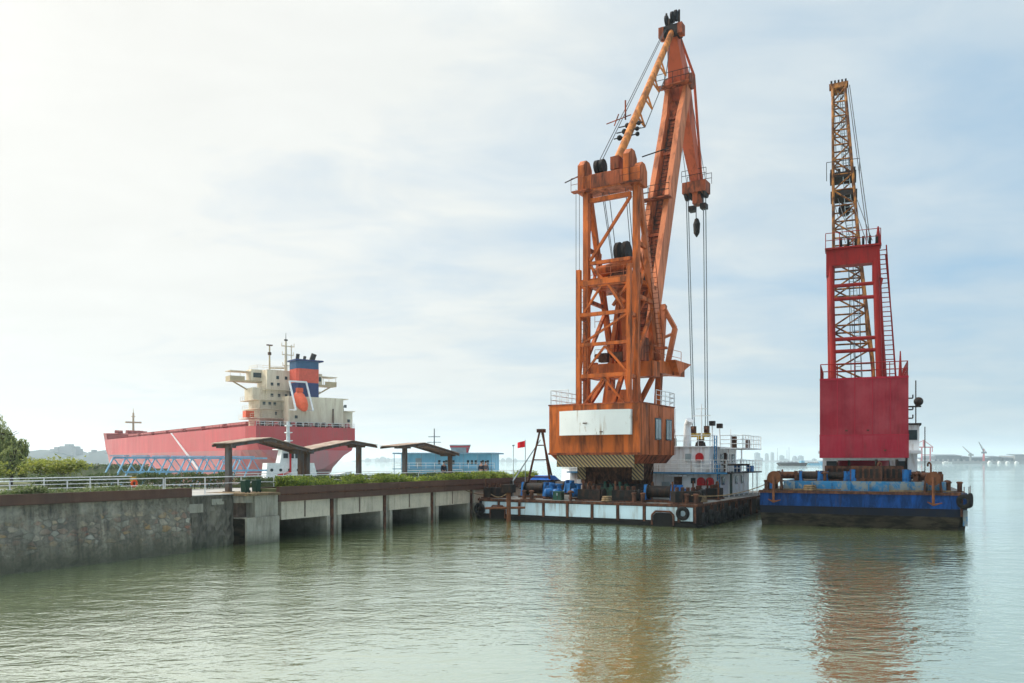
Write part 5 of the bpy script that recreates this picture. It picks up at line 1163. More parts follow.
cm = MB(); cm.box(B_, 1.5, BW - 1.2, .9, 1.2, 2.432, 3.1); cm.box(B_, 1.5, 1.8, 1.21, 14, 2.432, 3.1); cm.box(B_, BW - 1.5, BW - 1.2, 1.21, 14, 2.432, 3.1); cm = cm.build('deck_coaming', 'coaming', bb_)
for i in range(8):
    fit('coaming_bracket', 'coaming', B_, 2.2 + i * 1.2, 2.28 + i * 1.2, .55, .898, 2.432, 3.0, cm)
b = MB(); b.box(B_, 1.81, BW - 1.51, 1.21, 14, 2.8, 3.0); b.build('hatch_deck', 'deck_grey', cm)
for z0, z1 in ((1.42, 2.2),):
    b = MB(); b.box(B_, BW - .44, BW - .30, -.05, .2, .9, 2.1); b.build('corner_post', 'rust', bh)
fit('draft_board', 'coaming', B_, BW - .28, BW - .02, .15, .55, .3, 1.3, bh)

# ================================================================== crimson crane
cx = B_.P(BW / 2 + .1, 6.6, 0)
D = Frame(cx.x, cx.y, 23)
rc = thing('derrick_crane', 'crimson boxed crane with red A frame and yellow lattice boom, on the blue barge', 'crane', D.P(0, 0, 2.33))
Yc = D.P(0, -3.6, 0)
# solve the face edges at the px the box spans from the plan position
def u_at(F, v, px):
    k = (px - 512) / 800; o = F.P(0, v, 0); return (k * o.y - o.x) / (F.u.x - k * F.u.y)
ul, ur = -2.90, 2.86
CR = mat_corrug('ribbed_crimson_plate', (0.235, 0.010, 0.021), D.u, (0.165, 0.009, 0.018))
CRL = mat_corrug('ribbed_fresh_crimson_plate', (0.285, 0.011, 0.028), D.u, (0.215, 0.010, 0.023))
b = MB(); b.box(D, ul, ur, -3.6, 2.6, 6.35, 10.42); hs2 = b.build('machinery_box', CR, rc)
b = MB(); b.box(D, ul - .02, ur + .02, -3.64, 2.6, 4.72, 6.348); b.build('lower_box', CRL, hs2)
b = MB(); b.box(D, ul - .03, ur + .03, -3.66, -3.602, 6.3, 6.38); b.build('box_seam', 'crimson', hs2)
for u0 in (-1.75, -.6, .55, 1.7):
    b = MB(); b.box(D, u0, u0 + .05, -3.625, -3.602, 6.39, 10.4); b.build('plate_seam', 'crimson', hs2)
    b = MB(); b.box(D, u0 + .5, u0 + .54, -3.66, -3.642, 4.75, 6.29); b.build('plate_seam', 'crimson', hs2)
b = MB(); b.box(D, ul - .01, ur + .01, -3.64, -3.6, 10.3, 10.44); b.build('top_flange', 'crimson', hs2)
for u0, z0 in ((-1.2, 6.62), (.2, 6.62), (1.3, 5.2)):
    b = MB(); b.box(D, u0, u0 + .16, -3.72, -3.645, z0, z0 + .1); b.build('lifting_lug', 'rust', hs2)
b = MB(); b.box(D, ul + .2, ur - .2, -3.3, 2.4, 4.55, 4.718); b.build('box_floor', 'far_white', hs2)
railing(rc, [D.P(ul + .05, -3.5, 10.42), D.P(ur - .05, -3.5, 10.42), D.P(ur - .05, 2.4, 10.42)], 1.05, .035, 1.2, 'red', 1, 'box_railing')
railing(rc, [D.P(ul + .05, -3.5, 10.42), D.P(ul + .05, 2.4, 10.42)], 1.05, .035, 1.2, 'red', 1, 'box_railing')
b = MB(); b.lathe(D.P(0, -.3, 0), [(1.5, 2.34), (1.45, 3.2), (1.75, 4.0), (1.75, 4.54)], 24); b.build('turntable', 'crimson', rc)
fit('turntable_base', 'rust', D, -2.2, 2.0, -2.3, 2.0, 3.0, 3.3, rc)
for z0 in (8.9, 8.1, 7.5):
    b = MB(); b.pipe([D.P(ur + .0, -3.0, z0), D.P(ur + .3, -3.0, z0), D.P(ur + .3, -3.0, z0 + .25)], .05, 5); b.build('side_hook', 'dark', hs2)
b = MB(); b.tube(D.P(ur - .5, -3.3, 10.42), D.P(ur - .5, -3.3, 12.2), .14, .04, 8); b.build('exhaust_stack', 'red', hs2)
# A frame
def rbar(name, m, p, q, w, h=None, par=None, **k):
    b = MB(); b.beam(p, q, w, h, D.u, **k); return b.build(name, m, par or rc)
AT = 20.1
for dv in (0, .5):
    b = MB(); b.tube(D.P(-2.0 - dv * .35, -2.6 + dv, 10.43), D.P(-2.22 - dv * .2, -1.6 + dv, AT - .1), .21, .21, 10); b.build('frame_leg', 'red', rc)
b = MB(); b.tube(D.P(1.05, -2.6, 10.43), D.P(.8, -1.6, AT - .1), .23, .23, 10); b.build('frame_leg', 'red', rc)
b = MB(); b.tube(D.P(1.35, -1.4, 10.43), D.P(.95, -1.1, AT - .1), .17, .17, 10); b.build('frame_leg', 'red', rc)
for u0, u1 in ((-2.2, -2.3), (1.5, .9)):
    b = MB(); b.tube(D.P(u0, 2.2, 10.43), D.P(u1, -.4, AT - .3), .22, .22, 10); b.build('frame_back_stay', 'red', rc)
for i, z0 in enumerate((17.4, 16.4, 13.4, 12.5)):
    f = (z0 - 10.4) / 9.6; vv = -2.6 + f
    b = MB(); b.tube(D.P(-2.05 - .1 * f, vv, z0), D.P(.95, vv, z0), .14, .14, 8); b.build('frame_crossbar', 'red', rc)
for z0, z1 in ((16.5, 17.3), (12.6, 13.3)):
    b = MB(); b.tube(D.P(.95, -2.0, z0), D.P(1.2, -1.3, z1 + .5), .15, .15, 8); b.build('frame_knee', 'red', rc)
fh = MB(); fh.box(D, -2.15, .6, -1.95, -1.0, AT - 1.2, AT); fh = fh.build('frame_head', 'red', rc)
fit('head_edge', 'red', D, -2.6, 1.2, -2.1, -.8, AT + .002, AT + .12, fh)
b = MB(); b.box(D, -2.52, -2.151, -1.9, -.8, AT - 1.9, AT + .001); b.build('head_cheek', 'red', fh)
b = MB(); b.box(D, .601, 1.1, -1.9, -.8, AT - 2.6, AT + .001); b.build('head_cheek', 'red', fh)
for u0 in (-1.5, -1.0, -.5, .0, .45, .9):
    b = MB(); b.disc(D.P(u0, -1.4, AT + .5), D.u, .42, .16, 14); b.build('sheave', 'dark', fh)
bb = MB()
for u0 in (-2.55, -1.6, -.7, .2, 1.15): bb.tube(D.P(u0, -2.05, AT + .12), D.P(u0, -2.05, AT + 1.2), .03, n=4)
for z_ in (.66, 1.2): bb.tube(D.P(-2.55, -2.05, AT + z_), D.P(1.15, -2.05, AT + z_), .03, n=4)
bb.build('head_railing', 'red', fh)
b = MB(); b.tube(D.P(1.0, -1.4, AT + .1), D.P(1.0, -1.4, AT + 1.5), .25, .06, 8); b.build('head_spike', 'red', fh)
b = MB(); b.ladder(D.P(1.85, -1.2, 10.5), D.P(1.25, -1.0, AT + .2), D.u, .6, .35, .05); b.build('frame_ladder', 'red', rc)
b = MB(); b.pipe([D.P(2.2, -.8, 10.6), D.P(1.9, -.9, 15), D.P(1.5, -1.0, AT - .5)], .05, 5); b.build('ladder_guard', 'red', rc)
# yellow lattice boom
L0, L1 = D.P(-.5, 1.4, 5.6), D.P(-1.85, 12.5, 38.3)
ld_ = (L1 - L0).normalized(); ln = D.u.cross(ld_).normalized()
lb_ = MB(); lb_.beam(L1 - ld_ * .5, L1, 1.35, 1.0, D.u); lb_.beam(L1 - ld_ * .05, L1 + ld_ * .22, 1.6, .6, D.u); lb_ = lb_.build('lattice_boom', 'lattice_yellow', rc)
def lw(f): return 1.5 * (1 - f) + .5 * f if f > .2 else 1.52
chords = {}
for su in (-1, 1):
    for sn in (-1, 1):
        pts = [L0.lerp(L1, f) + D.u * su * lw(f) + ln * sn * (.75 * (1 - f) + .42 * f) for f in (0.02, .2, .5, .8, .985)]
        chords[su, sn] = lambda f, su=su, sn=sn: L0.lerp(L1, f) + D.u * su * lw(f) + ln * sn * (.75 * (1 - f) + .42 * f)
        b = MB(); b.pipe(pts, .12, 7); b.build('boom_chord', 'lattice_yellow', lb_)
nl = 20; fs_ = [0.03 + .955 * (i / nl) ** .93 for i in range(nl + 1)]
for sn in (-1, 1):
    for i in range(nl):
        a, c = fs_[i], fs_[i + 1]
        b = MB(); b.tube(chords[-1, sn](a), chords[1, sn](a), .075, n=5)
        p, q = (-1, 1) if i % 2 else (1, -1); b.tube(chords[p, sn](a), chords[q, sn](c), .075, n=5); b.build('lattice_bay', 'lattice_yellow', lb_)
for su in (-1, 1):
    for i in range(nl):
        a, c = fs_[i], fs_[i + 1]; b = MB(); p, q = (-1, 1) if i % 2 else (1, -1)
        b.tube(chords[su, p](a), chords[su, q](c), .065, n=5); b.build('lattice_side_bay', 'lattice_yellow', lb_)
b = MB(); b.ladder(L0.lerp(L1, .03) + D.u * .5 + ln * .7, L0.lerp(L1, .97) + D.u * .15 + ln * .4, D.u, .5, .45, .035); b.build('boom_ladder', 'window_grey', lb_)
for i in range(5):
    b = MB(); b.disc(L1 + ld_ * .4 + D.u * (-.6 + .3 * i), D.u, .3, .16, 12); b.build('sheave', 'dark', lb_)
bk = MB(); c0 = L0.lerp(L1, .715)
bk.beam(c0 - D.u * 1.05, c0 + D.u * 1.05, 1.1, .5, ln); bk = bk.build('bridle_block', 'dark', rc)
for i in range(4):
    b = MB(); b.disc(c0 + D.u * (-.9 + .6 * i) + ld_ * .35, D.u, .55, .22, 14); b.build('sheave', 'dark', bk)
c1 = L0.lerp(L1, .66); b = MB(); b.beam(c1 - D.u * 1.05, c1 + D.u * 1.05, 1.1, .5, ln); b.build('lower_block', 'dark', bk)
c2 = L0.lerp(L1, .62); b = MB(); b.disc(c2, D.v, .5, .5, 12); b.build('hook_drum', 'dark', bk)
bb = MB()
for u0 in (-1.3, -.4, .5, 1.3): bb.tube(c0 + D.u * u0 - D.v * .9 + Vec((0, 0, -.4)), c0 + D.u * u0 - D.v * .9 + Vec((0, 0, 1.2)), .03, n=4)
bb.tube(c0 - D.u * 1.3 - D.v * .9 + Vec((0, 0, 1.2)), c0 + D.u * 1.3 - D.v * .9 + Vec((0, 0, 1.2)), .03, n=4); bb.build('block_railing', 'dark', bk)
for u0 in (-.7, -.5, .1, .3): rope('hoist_rope', [L1 + D.u * u0 * .8, c0 + D.u * u0], .03, rc)
for u0 in (-.9, -.5, .5, .9): rope('luffing_rope', [c1 + D.u * u0, D.P(u0 - .3, -1.2, AT + .6)], .03, rc)
for u0 in (.75, .9): rope('back_rope', [L1 + D.u * u0, D.P(u0 - .4, -.9, AT + .5)], .035, rc)
for u0 in (-1.0, -.7, -.3): rope('inner_rope', [D.P(u0, -1.2, AT - .2), D.P(u0 + .2, .6, 10.5)], .028, rc)

# white house behind the crimson crane
wh2 = thing('deck_cabin', 'white deck cabin with hanging hoses behind the crimson crane on the blue barge', 'cabin', B_.P(6, 14, 2.33))
b = MB(); b.box(B_, 3.3, 10.4, 13.0, 18.0, 2.34, 5.1); wc = b.build('wall', 'white', wh2)
b = MB(); b.box(B_, 3.0, 10.7, 12.5, 18.4, 5.102, 5.35); b.build('roof', 'white', wh2)
for u0 in (3.6, 5.3, 6.6, 8.9):
    fit('window', 'glass', B_, u0, u0 + .8, 12.94, 12.998, 3.6, 4.5, wc)
fit('door', 'rust', B_, 4.4, 5.1, 12.94, 12.998, 2.4, 4.4, wc)
b = MB(); b.box(B_, 9.0, 10.55, 13.2, 16.5, 5.352, 7.4); tw = b.build('wheelhouse', 'white', wh2)
fit('window', 'glass', B_, 9.3, 10.4, 13.14, 13.198, 6.2, 7.0, tw)
fit('roof_edge', 'dark', B_, 8.8, 10.7, 13.0, 16.7, 7.402, 7.55, tw)
b = MB(); b.tube(B_.P(10.3, 13.4, 7.55), B_.P(10.3, 13.4, 11.0), .05, n=5); b.ball(B_.P(10.5, 13.4, 9.3), .36); b.beam(B_.P(9.6, 13.4, 8.9), B_.P(10.7, 13.4, 8.9), .12); b.build('mast', 'dark', tw)
for i in range(5):
    u0 = 6.2 + i * .68; b = MB(); b.pipe([B_.P(u0, 12.4, 4.9), B_.P(u0 + .15, 12.3, 3.6), B_.P(u0 + .4, 12.3, 3.3), B_.P(u0 + .65, 12.35, 3.8), B_.P(u0 + .7, 12.4, 4.9)], .09, 6); b.build('hanging_hose', 'dark', wh2)
b = MB(); b.tube(B_.P(10.9, 12, 2.34), B_.P(10.9, 12, 7.2), .04, n=5); tag(b.build('flag_pole', 'dark'), 'thin dark pole standing on the right side deck of the blue barge', 'pole')

# ================================================================== deck gear
def winch_proto(name, label, m_end, m_drum, grp, s=1.0):
    t = thing(name, label, 'winch', (0, 0, 0), grp)
    b = MB(); b.box(W0, -1.3 * s, 1.3 * s, -.6 * s, .6 * s, 0, .16 * s); b.build('base_frame', 'rust', t)
    for i in (-1, 1):
        b = MB(); b.prism([(i * 1.0 * s - .1, -.55 * s, .16 * s), (i * 1.0 * s - .1, .55 * s, .16 * s), (i * 1.0 * s - .1, .35 * s, 1.25 * s), (i * 1.0 * s - .1, -.35 * s, 1.25 * s)], (.2, 0, 0)); b.build('end_frame', m_end, t)
    d = MB(); d.lathe((-.88 * s, 0, .75 * s), [(.55 * s, 0), (.55 * s, .08 * s), (.42 * s, .09 * s), (.42 * s, 1.66 * s), (.55 * s, 1.67 * s), (.55 * s, 1.75 * s)], 18, (1, 0, 0)); d = d.build('drum', m_drum, t)
    b = MB(); b.tube((-1.5 * s, 0, .75 * s), (1.6 * s, 0, .75 * s), .1 * s, n=8); b.build('shaft', 'dark', d)
    b = MB(); b.box(W0, 1.15 * s, 1.75 * s, -.4 * s, .4 * s, .16 * s, 1.0 * s); b.tube((1.45 * s, .0, .9 * s), (1.45 * s, .0, 1.25 * s), .22 * s, n=10); b.build('gear_motor', m_end, t)
    return t
wp_ = winch_proto('deck_winch', '', 'machine_blue', 'dark', 'blue winches on the black barge'); used = []
for u0, v0, lab, rz in ((-5.6, -3.0, 'blue winch with black drum near the brown tripod mast on the black barge', -31), (5.5, -4.6, 'blue winch with wide drum before the white deckhouse on the black barge', -31), (-6.9, 4.2, 'blue winch farther aft at the pier side of the black barge', -60)):
    place(wp_, used, A.P(u0, v0, DZ + .012), rad(rz), lab)
pump = thing('deck_pump', '', 'pump', (0, 0, 0), 'blue pumps on the black barge')
b = MB(); b.box(W0, -.5, .5, -.3, .3, 0, .12); b.build('base_plate', 'rust', pump)
b = MB(); b.lathe((-.4, 0, .5), [(.2, 0), (.34, .1), (.34, .7), (.2, .8)], 14, (1, 0, 0)); b.build('motor', 'machine_blue', pump)
b = MB(); b.tube((.25, 0, .12), (.25, 0, 1.15), .16, .16, 10); b.disc((.25, 0, 1.15), (0, 0, 1), .28, .1, 12); b.build('riser_pipe', 'machine_blue', pump); used = []
for u0, v0, lab, rz in ((-3.6, -4.4, 'blue pump next to the winch under the tripod mast', 0), (-2.6, -4.9, 'blue pump standing between the other blue pump and the green locker', 60), (-1.7, -3.6, 'rearmost blue pump near the orange crane pedestal', 20)):
    place(pump, used, A.P(u0, v0, DZ + .012), rad(rz), lab)
lk = thing('deck_locker', 'small green deck locker with a pale side, among the blue pumps', 'locker', A.P(-2.2, -5.4, DZ))
b = MB(); b.box(A, -2.6, -1.9, -5.7, -5.2, DZ + .012, 2.15); lk0 = b.build('body', 'machine_green', lk); fit('lid', 'machine_green', A, -2.64, -1.86, -5.74, -5.16, 2.152, 2.22, lk); fit('latch', 'window_grey', A, -2.3, -2.2, -5.73, -5.701, 1.9, 2.1, lk0)
eng = thing('diesel_engine', '', 'engine', (0, 0, 0), 'dark machinery on the black barge')
b = MB(); b.box(W0, -.9, .9, -.45, .45, .1, .85); b.build('engine_block', 'dark', eng); b = MB(); b.box(W0, -1.1, 1.1, -.5, .5, 0, .1); b.build('skid', 'rust', eng)
for i in range(4):
    b = MB(); b.tube((-.6 + i * .4, 0, .85), (-.6 + i * .4, 0, 1.12), .14, n=8); b.build('cylinder_head', 'rust', eng)
b = MB(); b.tube((-.8, .3, .85), (-.8, .3, 1.5), .07, n=7); b.build('exhaust_pipe', 'rust', eng); b = MB(); b.disc((1.0, 0, .5), (1, 0, 0), .42, .12); b.build('flywheel', 'dark', eng); used = []
for u0, v0, lab, rz in ((-8.0, -5.2, 'dark engine at the pier end of the black barge deck, behind the mooring pile', 40), (.4, -5.3, 'dark engine right under the striped skirt of the orange crane', -31), (3.2, -5.5, 'dark rusty engine between the crane pedestal and the wide blue winch', -20), (7.6, -5.4, 'dark machine on the corner of the black barge next to the blue winch', 10), (7.3, -1.5, 'dark machine along the outer edge of the black barge deck', 70), (7.4, 2.0, 'dark machine beside the blue ladder of the white deckhouse', 60)):
    place(eng, used, A.P(u0, v0, DZ + .012), rad(rz), lab)
# coils, tyres, bollards
tyre = thing('tyre_fender', '', 'tyre', (0, 0, 0), 'tyre fenders on the barges')
b = MB(); b.torus((0, 0, 0), (1, 0, 0), .34, .15, 20, 8); b.build('tyre', 'rubber', tyre); b = MB(); b.tube((0, 0, .3), (0, 0, .95), .025, n=5); b.build('hanging_chain', 'rust', tyre); used = []
tl = 'worn black tyre fender hanging along the outer side of the black barge'
for i in range(8): place(tyre, used, A.P(HW + .3, V0 + .7 + i * 1.55, .55 + .12 * math.sin(i * 2.1)), rad(-31), tl)
place(tyre, used, A.P(7.9, V0 - .3, .95), rad(59), 'black tyre fender hung on the front corner of the black barge'); place(tyre, used, A.P(-8.5, V0 - .3, .75), rad(59), 'black tyre fender at the pier end of the black barge front')
for i, (u0, v0, z0, rz, lab) in enumerate(((BW + .18, .9, 1.95, -25, 'nearest black tyre on the right corner of the blue barge'), (BW - .25, -.22, 1.9, 40, 'black tyre hung on the blue barge front just left of its right corner'), (BW + .18, 1.8, 1.85, -25, 'second black tyre along the right side of the blue barge'), (-.2, .9, 1.4, -25, 'black tyre hung on the left side of the blue barge'), (-.2, 2.6, 1.3, -25, 'farther black tyre on the left side of the blue barge'))):
    place(tyre, used, B_.P(u0, v0, z0), rad(rz), lab)
bol = thing('mooring_bollard', '', 'bollard', (0, 0, 0), 'double bollards on the barges')
b = MB(); b.box(W0, -.55, .55, -.25, .25, 0, .07); b.build('base_plate', 'rust', bol)
for i in (-1, 1):
    b = MB(); b.lathe((i * .33, 0, .07), [(.15, 0), (.15, .5), (.2, .52), (.2, .6), (.12, .64)], 14); b.build('post', 'rust', bol)
used = []
for F_, u0, v0, z0, lab in ((A, 8.2, -5.9, DZ + .012, 'rusty double bollard on the front corner of the black barge'), (A, 4.4, -6.0, DZ + .012, 'rusty double bollard on the black barge edge above the round recess'), (A, -4.6, -6.0, DZ + .012, 'rusty double bollard before the blue winch on the black barge'), (B_, 12.2, 1.6, 2.43, 'double bollard at the right end of the blue barge deck'), (B_, .6, 1.4, 2.43, 'double bollard at the left end of the blue barge deck')):
    place(bol, used, F_.P(u0, v0, z0), rad(-F_.deg), lab)
coil = thing('rope_coil', '', 'rope coil', (0, 0, 0), 'rope coils on deck')
for j in range(3):
    b = MB(); b.torus((0, 0, .08 + j * .13), (0, 0, 1), .42 - j * .04, .075, 18, 6); b.build('rope_turn', 'timber', coil)
used = []
for F_, u0, v0, z0, lab in ((A, 2.0, -5.9, DZ + .012, 'low coil of brown rope beside the dark engine under the orange crane'), (A, 8.0, -3.2, DZ + .012, 'low coil of brown rope at the outer edge of the black barge'), (B_, 3.3, 0.45, 2.43, 'low coil of brown rope on the blue barge edge near its left fairlead')):
    place(coil, used, F_.P(u0, v0, z0), 0, lab)
# anchor rollers on the blue barge
fl_ = thing('anchor_roller', '', 'fairlead', (0, 0, 0), 'rusty anchor rollers on the blue barge')
b = MB(); b.disc((0, -.3, 1.0), (0, 1, 0), .46, .3, 24); b.disc((0, -.3, 1.0), (0, 1, 0), .3, .36, 20); b.build('roller', 'rust_bright', fl_)
for i in (-1, 1):
    b = MB(); b.prism([(i * .5 - .06, -.4, 0), (i * .5 - .06, .6, 0), (i * .42 - .06, .25, 1.05), (i * .42 - .06, -.3, 1.05)], (.12, 0, 0)); b.build('cheek_plate', 'rust', fl_)
an = MB(); an.tube((0, -.55, 1.1), (0, -.72, -.65), .09, n=7); an.tube((-.02, -.75, -.7), (.5, -.85, -.55), .08, .03, 6); an.tube((.02, -.75, -.7), (-.35, -.85, -.5), .08, .03, 6); an.build('hanging_anchor', 'rust_bright', fl_); used = []
for u0, lab in ((.95, 'rusty anchor roller with hanging anchor near the left corner of the blue barge'), (BW - 2.0, 'rusty anchor roller with hanging anchor near the right corner of the blue barge')):
    place(fl_, used, B_.P(u0, .45, 2.335), rad(-25), lab)
w2 = winch_proto('mooring_winch', '', 'rust', 'rust', 'rusty winches on the blue barge', .62); used = []
for u0, v0, z0, lab in ((1.6, 2.4, 3.01, 'brown winch close behind the left anchor roller of the blue barge'), (BW - 2.4, 1.9, 3.01, 'brown winch close behind the right anchor roller of the blue barge'), (2.9, 4.6, 3.01, 'brown winch in the gap between left roller and crimson crane'), (BW - 3.3, 4.4, 3.01, 'brown winch right of the crimson crane turntable')):
    place(w2, used, B_.P(u0, v0, z0), rad(-25), lab)
w3 = winch_proto('deck_winch', '', 'machine_blue', 'dark', 'blue winches on the blue barge', .6); used = []
for u0, v0, lab in ((3.2, 1.9, 'blue and black winch on the blue barge, farther from the crimson crane'), (4.9, 2.2, 'blue and black winch on the blue barge next to the brown generator')):
    place(w3, used, B_.P(u0, v0, 3.01), rad(-25), lab)
gen = thing('generator_set', '', 'generator', (0, 0, 0), 'generators under the crimson box')
b = MB(); b.box(W0, -1.0, 1.0, -.5, .5, .1, 1.15); gb = b.build('housing', 'rust', gen); b = MB(); b.box(W0, -1.1, 1.1, -.55, .55, 0, .1); b.build('skid', 'dark', gen)
for i in range(5):
    b = MB(); b.box(W0, -.8 + i * .35, -.6 + i * .35, -.53, -.5, .3, .95); b.build('louvre', 'dark', gb)
b = MB(); b.tube((.6, 0, 1.15), (.6, 0, 1.6), .09, n=8); b.build('exhaust_pipe', 'dark', gen); used = []
for u0, v0, lab, rz in ((5.1, 3.6, 'brown generator left of the crimson turntable', -25), (8.2, 3.0, 'brown generator right of the crimson turntable', -20), (6.9, 1.9, 'low brown machine right before the crimson turntable', -30)):
    place(gen, used, B_.P(u0, v0, 3.01), rad(rz), lab)
for u0, v0, z0, c_, lab in ((9.4, 2.0, 3.01, 'machine_blue', 'blue barrel on the blue barge deck right of the turntable'), (6.1, 1.7, 3.01, 'machine_blue', 'blue barrel on the blue barge deck left of the turntable'), (.5, 3.4, 2.43, 'machine_blue', 'blue barrel at the left side deck of the blue barge')):
    k = thing('barrel', lab, 'barrel', B_.P(u0, v0, z0)); b = MB(); b.lathe(B_.P(u0, v0, z0), [(.28, 0), (.29, .02), (.28, .28), (.3, .3), (.28, .32), (.28, .58), (.3, .6), (.28, .62), (.29, .88), (.28, .9)], 16); b.build('body', c_, k)
    b = MB(); b.disc(B_.P(u0 + .1, v0, z0 + .91), (0, 0, 1), .05, .04, 8); b.build('bung', 'dark', k)
for u0, u1, v0, lab in ((2.2, 5.3, .35, 'long weathered plank lying on the blue barge edge near the left roller'), (BW - 4.6, BW - .9, .3, 'long pale plank lying on the blue barge edge near the right roller'), (1.0, 4.0, .7, 'short plank behind the long one near the left roller')):
    b = MB(); b.beam(B_.P(u0, v0, 2.50), B_.P(u1, v0 + .25, 2.52), .26, .09); tag(b.build('timber_plank', 'timber'), lab, 'plank', 'planks on the blue barge edge')

# brown tripod mast, flag, derrick, tarpaulin on the black barge
am = thing('tripod_mast', 'brown A shaped lattice mast on the pier end of the black barge', 'mast', A.P(-6.2, -1.5, DZ))
for u0 in (-1.3, 1.3):
    b = MB(); b.tube(A.P(-6.2 + u0, -1.5, DZ), A.P(-6.2 + u0 * .12, -1.0, 6.9), .1, .08, 8); b.build('leg', 'rust', am)
b = MB(); b.tube(A.P(-6.2, 1.6, DZ), A.P(-6.2, -.9, 6.9), .09, .07, 8); b.build('back_leg', 'rust', am)
for z0 in (3.2, 4.6, 5.8):
    k_ = 1.15 * (1 - (z0 - DZ) / 5.35 * .88); b = MB(); b.tube(A.P(-6.2 - k_, -1.5 + (z0 - DZ) * .09, z0), A.P(-6.2 + k_, -1.5 + (z0 - DZ) * .09, z0), .05, n=6); b.build('cross_bar', 'rust', am)
b = MB(); b.box(A, -6.5, -5.9, -1.25, -.75, 6.85, 7.15); b.build('head_block', 'rust', am)
dk = thing('derrick_pole', 'thin grey slanted derrick pole left of the brown tripod mast', 'derrick', A.P(-8.5, -2, DZ))
b = MB(); b.tube(A.P(-8.5, -2, 2.6), A.P(-7.4, 1, 6.3), .07, .05, 6); b.build('spar', 'window_grey', dk); b = MB(); b.tube(A.P(-8.5, -2, DZ), A.P(-8.5, -2, 2.9), .12, n=8); b.build('foot_post', 'dark', dk)
fp = thing('flag', 'small red flag on a thin pole at the pier end of the black barge', 'flag', A.P(-8.3, 0, DZ))
b = MB(); b.tube(A.P(-8.3, 0, DZ), A.P(-8.3, 0, 6.3), .035, n=5); b.build('pole', 'window_grey', fp)
b = MB(); rows = []
for i in range(9):
    f = i / 8; w_ = .06 * math.sin(f * 7); p = A.P(-8.3 - .8 * f, 0 + w_, 6.25 - .18 * f); rows.append([p, p - Vec((0, 0, .55 - .06 * f))])
vs_ = [p for rr in rows for p in rr]; vs2 = [p + A.v * .012 for p in vs_]; nn = len(vs_)
b.add(vs_ + vs2, [(2 * i, 2 * i + 1, 2 * i + 3, 2 * i + 2) for i in range(8)] + [(nn + 2 * i + 2, nn + 2 * i + 3, nn + 2 * i + 1, nn + 2 * i) for i in range(8)], True); b.build('cloth', 'flag_red', fp)
po = thing('thin_aerial', 'thin pale aerial pole left of the red flag at the pier end', 'aerial', A.P(-8.65, -1.4, DZ)); b = MB(); b.tube(A.P(-8.65, -1.4, DZ), A.P(-8.65, -1.4, 5.8), .03, n=5); b.build('pole', 'window_grey', po)
b = MB(); b.disc(A.P(-8.65, -1.4, 5.8), (0, 0, 1), .1, .12, 8); b.build('tip', 'window_grey', po)
tp = thing('covered_crate', 'brown crate under a bright blue tarpaulin beside the pier end', 'crate', A.P(-5.9, -4.9, DZ))
b = MB(); b.box(A, -6.5, -5.4, -1.2, -.2, DZ + .012, 2.95); b.build('crate_body', 'timber', tp)
b = MB(); b.plan(A, [(-7.0, -1.5), (-5.1, -1.5), (-5.1, .1), (-7.0, .1)], 2.952, 3.3, [(-6.7, -1.1), (-5.3, -1.1), (-5.3, -.3), (-6.7, -.3)]); b.build('tarpaulin', 'tarp_blue', tp)
# white boat beyond the black barge at the pier end
WB = Frame(10.5, 84, 80)
wbt = thing('white_workboat', 'white workboat behind the tripod mast and the orange crane', 'boat', WB.P(0, 0, 0))
b = MB(); b.loft([[WB.P(-w_ * .8, v, -.5), WB.P(-w_, v, zt), WB.P(w_, v, zt), WB.P(w_ * .8, v, -.5)] for v, w_, zt in ((-8, 1.8, 1.7), (-3, 2.2, 1.7), (3, 2.1, 1.9), (7, 1.2, 2.4), (9, .15, 2.8))], smooth=False); b.build('hull', 'white', wbt)
b = MB(); b.plan(WB, [(-1.7, -5), (1.7, -5), (1.7, 5.0), (-1.7, 5.0)], 1.8, 3.9); cbb = b.build('cabin', 'white', wbt)
b = MB(); b.plan(WB, [(-1.9, -5.3), (1.9, -5.3), (1.9, 5.4), (-1.9, 5.4)], 3.91, 4.05); b.build('roof', 'white', wbt)
for i in range(6): fit('window', 'glass', WB, 1.701, 1.75, -4.4 + i * 1.5, -3.6 + i * 1.5, 2.7, 3.4, cbb)
b = MB(); b.ladder(WB.P(2.2, 3.2, 1.8), WB.P(2.2, 3.2, 5.0), WB.v, .8, .3, .06); b.build('boarding_ladder', 'rail_white', wbt)

# small fittings that clutter both decks
mv = thing('mushroom_vent', '', 'vent', (0, 0, 0), 'mushroom vents on the barges')
b = MB(); b.tube((0, 0, 0), (0, 0, .62), .11, n=10); b.build('stem', 'rust', mv); b = MB(); b.lathe((0, 0, .58), [(.24, 0), (.26, .06), (.16, .16), (.02, .2)], 14); b.build('cap', 'rust', mv); used = []
for F_, u0, v0, z0, lab in ((A, -.9, -6.1, DZ + .012, 'rusty mushroom vent at the front edge of the black barge under the striped skirt'), (A, 6.6, -2.6, DZ + .012, 'rusty mushroom vent behind the wide blue winch on the black barge'), (A, 7.0, 4.2, DZ + .012, 'rusty mushroom vent right before the lifebuoy cases of the white deckhouse'),
                            (B_, 4.2, 1.6, 3.01, 'rusty mushroom vent between the two blue winches of the blue barge'), (B_, 10.0, 1.5, 3.01, 'rusty mushroom vent beside the blue barrel right of the crimson turntable'), (B_, 11.9, 3.2, 2.43, 'rusty mushroom vent at the right side deck of the blue barge')):
    place(mv, used, F_.P(u0, v0, z0), 0, lab)
gm = thing('hydraulic_unit', '', 'machine', (0, 0, 0), 'green machines by the crane pedestal')
